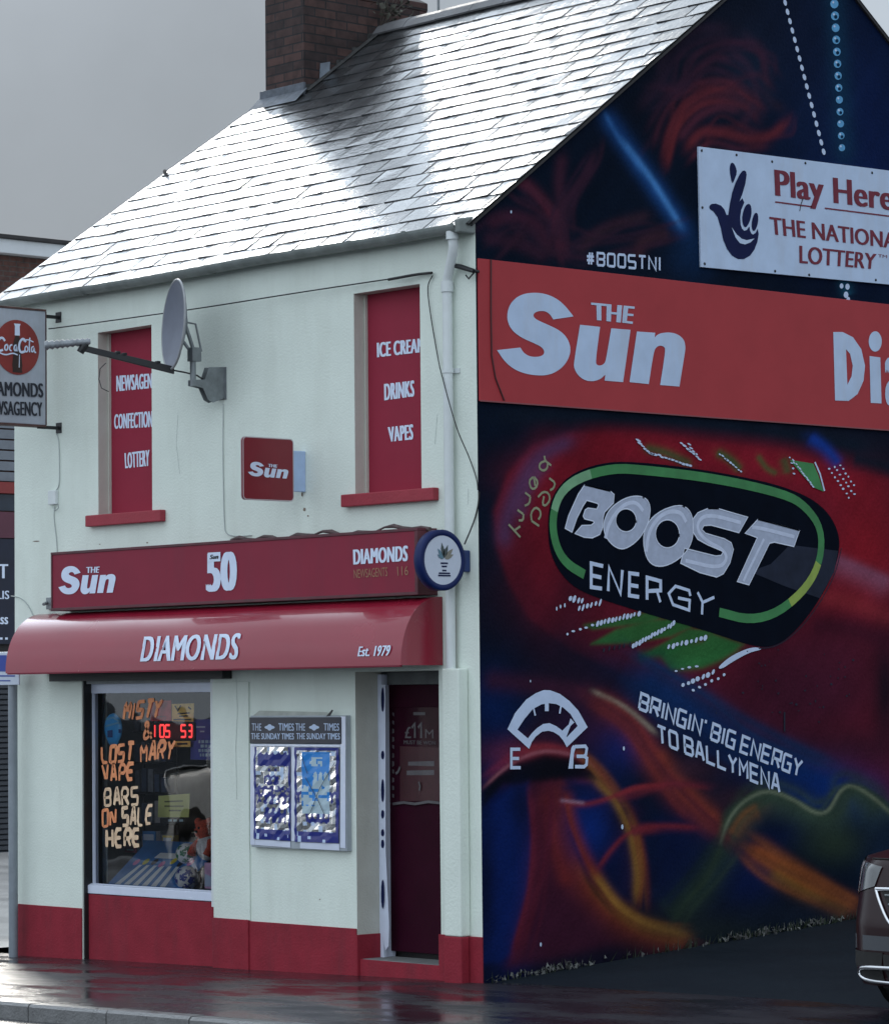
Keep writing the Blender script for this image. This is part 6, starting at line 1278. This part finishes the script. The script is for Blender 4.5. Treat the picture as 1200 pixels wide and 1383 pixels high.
for (a, b) in ((548, 2), (540, -6), (530, -8), (520, -14), (516, 2), (553, 8), (507, -10), (534, 10)):
    e_ = hp(a, b, (cx1 + .02 + random.uniform(0, .25), 0, 0), (1, 0, 0)); md_ = base + (e_ - base) * .5 + np.array([random.uniform(-.02, .05), random.uniform(-.05, .05), random.uniform(0, .05)])
    pts = [base + (md_ - base) * .5, md_, e_] if random.random() < .5 else [base, md_, e_]; mb.tube([base, md_, e_], [.006, .004, .002], 5); ends += [md_, e_]
for p in ends:
    for k in range(7):
        c = p + rng.normal(0, .035, 3); d1, d2 = rng.normal(0, .016, 3), rng.normal(0, .010, 3); leaf.add([c - d1, c + d2, c + d1, c - d2], [(0, 1, 2, 3)])
mb.build('stem', mat('twig', (.09, .07, .06), .8, .3, 20), t); leaf.build('foliage', mat('weed_leaf', (.06, .06, .045), .7, .3, 20), t)
t = thing('roof_finial', 'tiny dark lump standing on the left edge of the slates', 'roof lump'); a = hp(222.5, 236, (0, RY, RZ), (0, -slope, 1)); mb = MB(); mb.lathe([(.012, -.05), (.013, .02), (.018, .028), (.015, .045), (0, .052)], a, (0, 0, 1), 10); mb.build('stub', MT['cement'], t)

# ================================================================== FOOT OF THE GABLE, POLE, NEIGHBOUR
mb = MB()
for k in range(230):
    y = random.choice([random.uniform(.03, 5.2), random.gauss(3.0, .5), random.gauss(.55, .25)]); y = min(5.2, max(.03, y)); x = abs(random.gauss(0, .05)) + .004; z = gh(x, y); r_ = random.uniform(.006, .026) * (1.3 if random.random() < .1 else 1)
    p = [(x + random.uniform(-r_, r_), y + random.uniform(-r_, r_), z + random.uniform(.0, .03) + (.03 * random.random() if x < .03 else 0)) for _ in range(4)]; p[2] = (p[2][0], p[2][1], p[2][2] + .025); mb.add(p, [(0, 1, 2), (1, 3, 2), (0, 2, 3)], 0 if random.random() < .75 else 1)
for k in range(260):
    y = random.uniform(.05, 5.2) if random.random() < .6 else random.gauss(3.3, .5); x = random.uniform(.004, .05); z = gh(x, y); h_ = random.uniform(.03, .10); l = random.gauss(0, .03)
    mb.add([(x, y - .006, z), (x, y + .006, z), (x + abs(l), y + l, z + h_)], [(0, 1, 2)], 2)
tag(mb.build('wall_foot_debris', [mat('flaked_paint', (.13, .135, .13), .8, .3, 20), mat('flaked_dark', (.06, .06, .06), .8, .3, 20), mat('dark_weeds', (.03, .045, .025), .8, .3, 20)]), 'flaked paint chips and thin weeds along the foot of the painted gable', 'debris', kind='stuff')
po = thing('sign_pole', 'grey steel post with small blue and white plate at the left shop corner', 'sign post', (0, 0, 0))
yp = -.13; xp = X(18, 1250, yp); zg = gh(xp, yp)
po.location = (xp, yp, zg)
mb = MB(); mb.lathe([(.040, -.05), (.040, 2.44), (.034, 2.455), (0, 2.46)], (xp, yp, zg), (0, 0, 1), 20); mb.build('post', MT['pole'], po)
a, b = F(26, 925, yp - .055), F(26, 880, yp - .055); mb = MB(); mb.box((a[0] - .46, yp - .058, a[1]), (a[0], yp - .045, b[1])); mb.build('plate', mat('sign_plate_white', (.52, .58, .68), .4, .06, 9), po, .004)
mb = MB(); yq = yp - .061; sheet(mb, [fq([(-32, 907), (9, 907), (9, 885), (-32, 885)], yq)], PF(yq)); strip(mb, fq([(-30, 913), (20, 913)], yq), .012, PF(yq)); strip(mb, fq([(-30, 919.5), (14, 919.5)], yq), .010, PF(yq)); mb.build('print', mat('sign_blue', (.02, .05, .30), .4, .05), po)
mb = MB(); mb.box((xp - .05, yp - .045, a[1] + .08), (xp + .05, yp + .044, a[1] + .11)); mb.build('clamp', MT['grey'], po, .003)

nb = thing('brick_building', 'two storey brick shop building with white roof fascia and dark shopfront across the side street', 'building', (-22.0, 12, 0))
nx = -22.0; H_ = lambda a, b, dx=0: hit(a, b, 0, nx + dx)
zt_ = H_(45, 346)[2]
mb = MB(); mb.box((nx - 9, 7.2, 2.9), (nx, 19, zt_)); mb.build('brick_wall', MT['brick2'], nb)
mb = MB(); mb.box((nx - 9, 7.2, -.4), (nx - .02, 19, 2.899)); mb.build('ground_floor', MT['dark'], nb)
mb = MB(); mb.box((nx - .1, 7.0, zt_ - .02), (nx + .18, 19.2, zt_ + .19)); mb.build('roof_fascia', mat('fascia_white', (.62, .65, .68), .5, .06, 4), nb, .01)
mb = MB(); mb.box((nx - 9.1, 6.95, zt_ + .191), (nx + .24, 19.3, zt_ + .25)); mb.build('flat_roof', MT['dark'], nb, .01)
mb = MB(); z0, z1 = H_(7, 650)[2], H_(7, 575)[2]
k = z0
while k < z1: mb.box((nx + .001, 8, k), (nx + .06, 18, k + .13)); k += .155
mb.build('slatted_panel', mat('grey_slats', (.16, .18, .21), .5, .12, 6), nb)
mb = MB(); mb.box((nx + .001, 8, H_(7, 690)[2] - .0), (nx + .03, 18, H_(7, 668)[2])); mb.build('window', mat('dark_glass', (.02, .03, .05), .1, .2, 4), nb)
mb = MB(); mb.box((nx + .001, 8, H_(7, 667)[2]), (nx + .14, 18, H_(7, 652)[2])); mb.build('red_band', mat('far_red', (.22, .03, .03), .5), nb)
mb = MB(); mb.box((nx + .001, 8, H_(7, 870)[2]), (nx + .08, 18, H_(7, 728)[2])); sgn = mb.build('shop_sign', mat('far_navy_sign', (.008, .012, .03), .45, .2, 4), nb)
mb = MB(); mb.box((nx + .001, 8, H_(7, 727)[2]), (nx + .10, 18, H_(7, 692)[2])); mb.build('sign_top', mat('far_maroon', (.10, .03, .05), .6), nb)
fx_ = lambda u, v, d=0.0: (nx + .083 - d, u, v); hq = lambda p: [tuple(hit(a, b, 0, nx + .083)[1:]) for a, b in p]
mb = MB(); text(mb, 'T', hq([(-2, 762), (11, 762), (11, 781), (-2, 781)]), fx_, bold=.03); text(mb, 'LIS', hq([(-4, 798), (12.5, 798), (12.5, 809), (-4, 809)]), fx_, bold=.02); text(mb, 'ass', hq([(-6, 829), (11, 829), (11, 843), (-6, 843)]), fx_, bold=.03)
for a in (-6, 0, 7): sheet(mb, [hq([(a, 864), (a + 3.5, 864), (a + 3.5, 861), (a, 861)])], fx_)
mb.build('lettering', MT['white'], sgn)
mb = MB(); z0, z1 = H_(7, 1178)[2], H_(7, 880)[2]; k = z0
while k < z1: mb.add([(nx + .002, 8, k), (nx + .03, 8, k + .01), (nx + .03, 8, k + .06), (nx + .002, 8, k + .075), (nx + .002, 18, k), (nx + .03, 18, k + .01), (nx + .03, 18, k + .06), (nx + .002, 18, k + .075)], [(0, 1, 5, 4)[::-1], (1, 2, 6, 5)[::-1], (2, 3, 7, 6)[::-1]]); k += .078
mb.build('roller_shutter', mat('dark_shutter', (.035, .04, .05), .45, .15, 4), nb)

# ================================================================== CARS
def fyc(x, z):
    t = max(0, (abs(x) - .50) / .42); y = .36 * t ** 2.3
    if z > .60: y += (z - .60) * .22 + max(0, z - .92) ** 2 * 5
    if z < .34: y += (.34 - z) * .45
    return y
def make_car(paint_, loc, rz, label, group=None):
    c = thing('parked_car', label, 'car', loc, rz, group)
    B = lambda mb, n, m, p=c, bev=0: mb.build(n, m, p, bev, local=True)
    mb = MB(); nx_, nz_ = 36, 22; zs_ = np.linspace(.22, 1.0, nz_ + 1); xs_ = np.linspace(-.92, .92, nx_ + 1)
    mb.add([(x, fyc(x, z), z) for z in zs_ for x in xs_], [(j * (nx_ + 1) + i, j * (nx_ + 1) + i + 1, (j + 1) * (nx_ + 1) + i + 1, (j + 1) * (nx_ + 1) + i) for j in range(nz_) for i in range(nx_)], 0, True)
    nh = 10; hv = []
    for k in range(nh + 1):
        f_ = k / nh
        for x in xs_:
            y0 = fyc(x, 1.0); y = y0 + (1.15 - y0) * f_; hv.append((x * (1 - .06 * f_), y, 1.0 + .10 * math.sin(f_ * 1.57) - .035 * (abs(x) / .92) ** 3 * f_ + .02 * (1 - abs(x)) * f_))
    mb.add(hv, [(j * (nx_ + 1) + i, j * (nx_ + 1) + i + 1, (j + 1) * (nx_ + 1) + i + 1, (j + 1) * (nx_ + 1) + i) for j in range(nh) for i in range(nx_)], 0, True)
    st = [(.36, .92, 1.0), (.8, .925, 1.03), (1.15, .925, 1.07), (2.2, .93, 1.09), (3.3, .93, 1.10), (3.9, .91, 1.11), (4.2, .86, 1.10), (4.32, .74, 1.06)]
    for s in (-1, 1):
        sec = []
        for y, w, zt in st: sec += [(s * w * .95, y, .20), (s * w, y, .34), (s * (w + .005), y, .60), (s * w, y, .80), (s * w * .985, y, zt - .06), (s * w * .93, y, zt)]
        fs = [(i * 6 + j, (i + 1) * 6 + j, (i + 1) * 6 + j + 1, i * 6 + j + 1) for i in range(len(st) - 1) for j in range(5)]
        mb.add(sec, fs if s > 0 else [f[::-1] for f in fs], 0, True)
    e = st[-1]; mb.add([(-e[1], 4.32, .2), (e[1], 4.32, .2), (e[1], 4.33, .7), (e[1] * .95, 4.30, 1.06), (-e[1] * .95, 4.30, 1.06), (-e[1], 4.33, .7)], [(5, 2, 1, 0), (5, 4, 3, 2)], 0)
    B(mb, 'body', paint_)
    # cabin: glass frustum with painted roof
    lo = [(-.82, 1.10, 1.06), (.82, 1.10, 1.06), (.84, 3.95, 1.10), (-.84, 3.95, 1.10)]; hi = [(-.60, 1.95, 1.56), (.60, 1.95, 1.56), (.62, 3.55, 1.56), (-.62, 3.55, 1.56)]
    mb = MB(); mb.add(lo + hi, [(0, 1, 5, 4), (1, 2, 6, 5), (2, 3, 7, 6), (3, 0, 4, 7)]); B(mb, 'windows', CARG)
    mb = MB(); mb.add(hi + [(-.5, 2.1, 1.615), (.5, 2.1, 1.615), (.52, 3.4, 1.62), (-.52, 3.4, 1.62)], [(0, 1, 5, 4), (1, 2, 6, 5), (2, 3, 7, 6), (3, 0, 4, 7), (4, 5, 6, 7)], 0, True)
    for i in range(4): mb.tube([lo[i], hi[i]], .035, 6)
    mb.tube([(.835, 2.5, 1.09), (.615, 2.6, 1.56)], .03, 6); mb.tube([(-.835, 2.5, 1.09), (-.615, 2.6, 1.56)], .03, 6); B(mb, 'roof', paint_)
    def patch(name, TL, TR, BR, BL, off, m, n_=12, parent=c):
        mb = MB(); Q = quadmap((TL, TR, BR, BL)); A = []
        for j in range(n_ + 1):
            for i in range(n_ + 1): x, z = Q(i / n_, j / n_); A.append((x, fyc(x, z) - off, z))
        mb.add(A, [(j * (n_ + 1) + i, j * (n_ + 1) + i + 1, (j + 1) * (n_ + 1) + i + 1, (j + 1) * (n_ + 1) + i) for j in range(n_) for i in range(n_)], 0, True); return B(mb, name, m, parent)
    def line(name, pts, r_, m, off=.012, parent=c):
        pts = smoothpoly(pts, 2, False); mb = MB(); mb.tube([(x, fyc(x, z) - off, z) for x, z in pts], r_, 7); return B(mb, name, m, parent)
    for s in (-1, 1):
        def sp(p): return (p[0] * -s, p[1])
        o4 = lambda a, b, c_, d_: (sp(a), sp(b), sp(c_), sp(d_)) if s < 0 else (sp(b), sp(a), sp(d_), sp(c_))
        # s=-1: side seen at the left of the front view (x negative)
        hl = patch('headlight', *[(x, z) for x, z in o4((-.87, 1.0), (-.50, .95), (-.54, .83), (-.91, .74))], .008, LAMP)
        patch('light_strip', *[(x, z) for x, z in o4((-.80, .985), (-.70, .97), (-.735, .79), (-.79, .775))], .013, CLEAR, 8, hl)
        line('chrome_trim', [sp((-.52, .815)), sp((-.48, .74)), sp((-.40, .63)), sp((-.33, .58))], .011, MT['chrome'])
        patch('fog_recess', *[(x, z) for x, z in o4((-.87, .43), (-.44, .43), (-.46, .25), (-.84, .27))], .008, MT['rubber'])
        line('chrome_trim', [sp((-.36, .34)), sp((-.62, .335)), sp((-.70, .31)), sp((-.70, .275)), sp((-.62, .25)), sp((-.36, .245))], .014, MT['chrome'])
        patch('reflector', *[(x, z) for x, z in o4((-.905, .50), (-.875, .50), (-.87, .44), (-.90, .45))], .012, CLEAR, 4)
    patch('grille', (-.48, .81), (.48, .81), (.30, .57), (-.30, .57), .009, MT['rubber'])
    line('chrome_trim', [(-.52, .815), (-.2, .82), (.2, .82), (.52, .815)], .013, MT['chrome'])
    for k in range(4): line('grille_bar', [(-.44 + k * .035, .78 - k * .055), (.44 - k * .035, .78 - k * .055)], .007, MT['grey'])
    patch('bumper_strip', (-.90, .53), (.90, .53), (.90, .44), (-.90, .44), .006, mat('bumper_grey', (.06, .065, .075), .5, .1))
    patch('lower_intake', (-.44, .42), (.44, .42), (.42, .24), (-.42, .24), .008, MT['rubber'])
    patch('number_plate', (-.26, .535), (.26, .535), (.26, .425), (-.26, .425), .022, MT['whitew'])
    line('bonnet_seam', [(-.62, .995), (-.3, 1.0 - .003), (.3, .997), (.62, .995)], .005, MT['rubber'], .004)
    for y in (.86, 3.5):
        for s in (-1, 1):
            mb = MB(); mb.lathe([(.40, 0), (0, .002)], (s * .934, y, .37), (s, 0, 0), 28); B(mb, 'wheel_arch', MT['rubber'])
            mb = MB(); mb.lathe([(.20, -.2), (.33, -.2), (.345, -.16), (.345, .01), (.33, .03), (.22, .03), (.215, .0)], (s * .925, y, .345), (s, 0, 0), 30); w = B(mb, 'wheel', MT['rubber'])
            mb = MB(); mb.lathe([(.22, .02), (.20, .01), (.06, .02), (.0, .03)], (s * .925, y, .345), (s, 0, 0), 20)
            for k in range(5): a_ = 2 * math.pi * k / 5; mb.box((s * .925 + s * .012, y + .12 * math.cos(a_) - .03, .345 + .12 * math.sin(a_) - .03), (s * .925 + s * .034, y + .12 * math.cos(a_) + .03, .345 + .12 * math.sin(a_) + .03))
            B(mb, 'rim', MT['chrome'], w)
    for s in (-1, 1):
        mb = MB(); mb.ball((s * 1.0, 1.35, 1.12), (.11, .06, .075)); B(mb, 'mirror', paint_)
        for yy in (1.25, 2.35, 3.3): mb = MB(); mb.box((s * .931, yy, .42), (s * .9345, yy + .008, 1.05)); B(mb, 'door_seam', MT['rubber'])
    mb = MB(); mb.box((-.7, .30, .18), (.7, 4.2, .30)); B(mb, 'underbody', MT['rubber'])
    return c
CARG = mat('car_glass', (.02, .025, .03), .05, 0, spec=.8); LAMP = mat('lamp_glass', (.10, .105, .11), .08, .2, 12, coat=1.0); CLEAR = mat('clear_lamp', (.62, .64, .68), .2, .1, 20, coat=1.0)
make_car(mat('maroon_car_paint', (.018, .005, .007), .3, .05, 4, coat=.12, spec=.3), (4.74, -.62, gh(4.0, -.5)), 0.0, 'dark maroon car with chrome trim parked nose forward beside the painted gable')
vehicle = make_car(mat('white_car_paint', (.75, .76, .76), .3, .03, 4, coat=1.0), (-11.75, -6.4, gh(-11, -6) - .115), R(-90), 'white van parked across the street, seen only as a reflection in the shop window')
vehicle.scale = (1.0, 1.0, 1.5); vehicle.name = 'parked_vehicle'; vehicle['category'] = 'vehicle'  # car model stretched in height, placed out of view for its window reflection
for o in COL.objects:
    if o.type == 'MESH' and o.parent is None and 'kind' not in o and 'label' not in o: print('UNTAGGED', o.name)
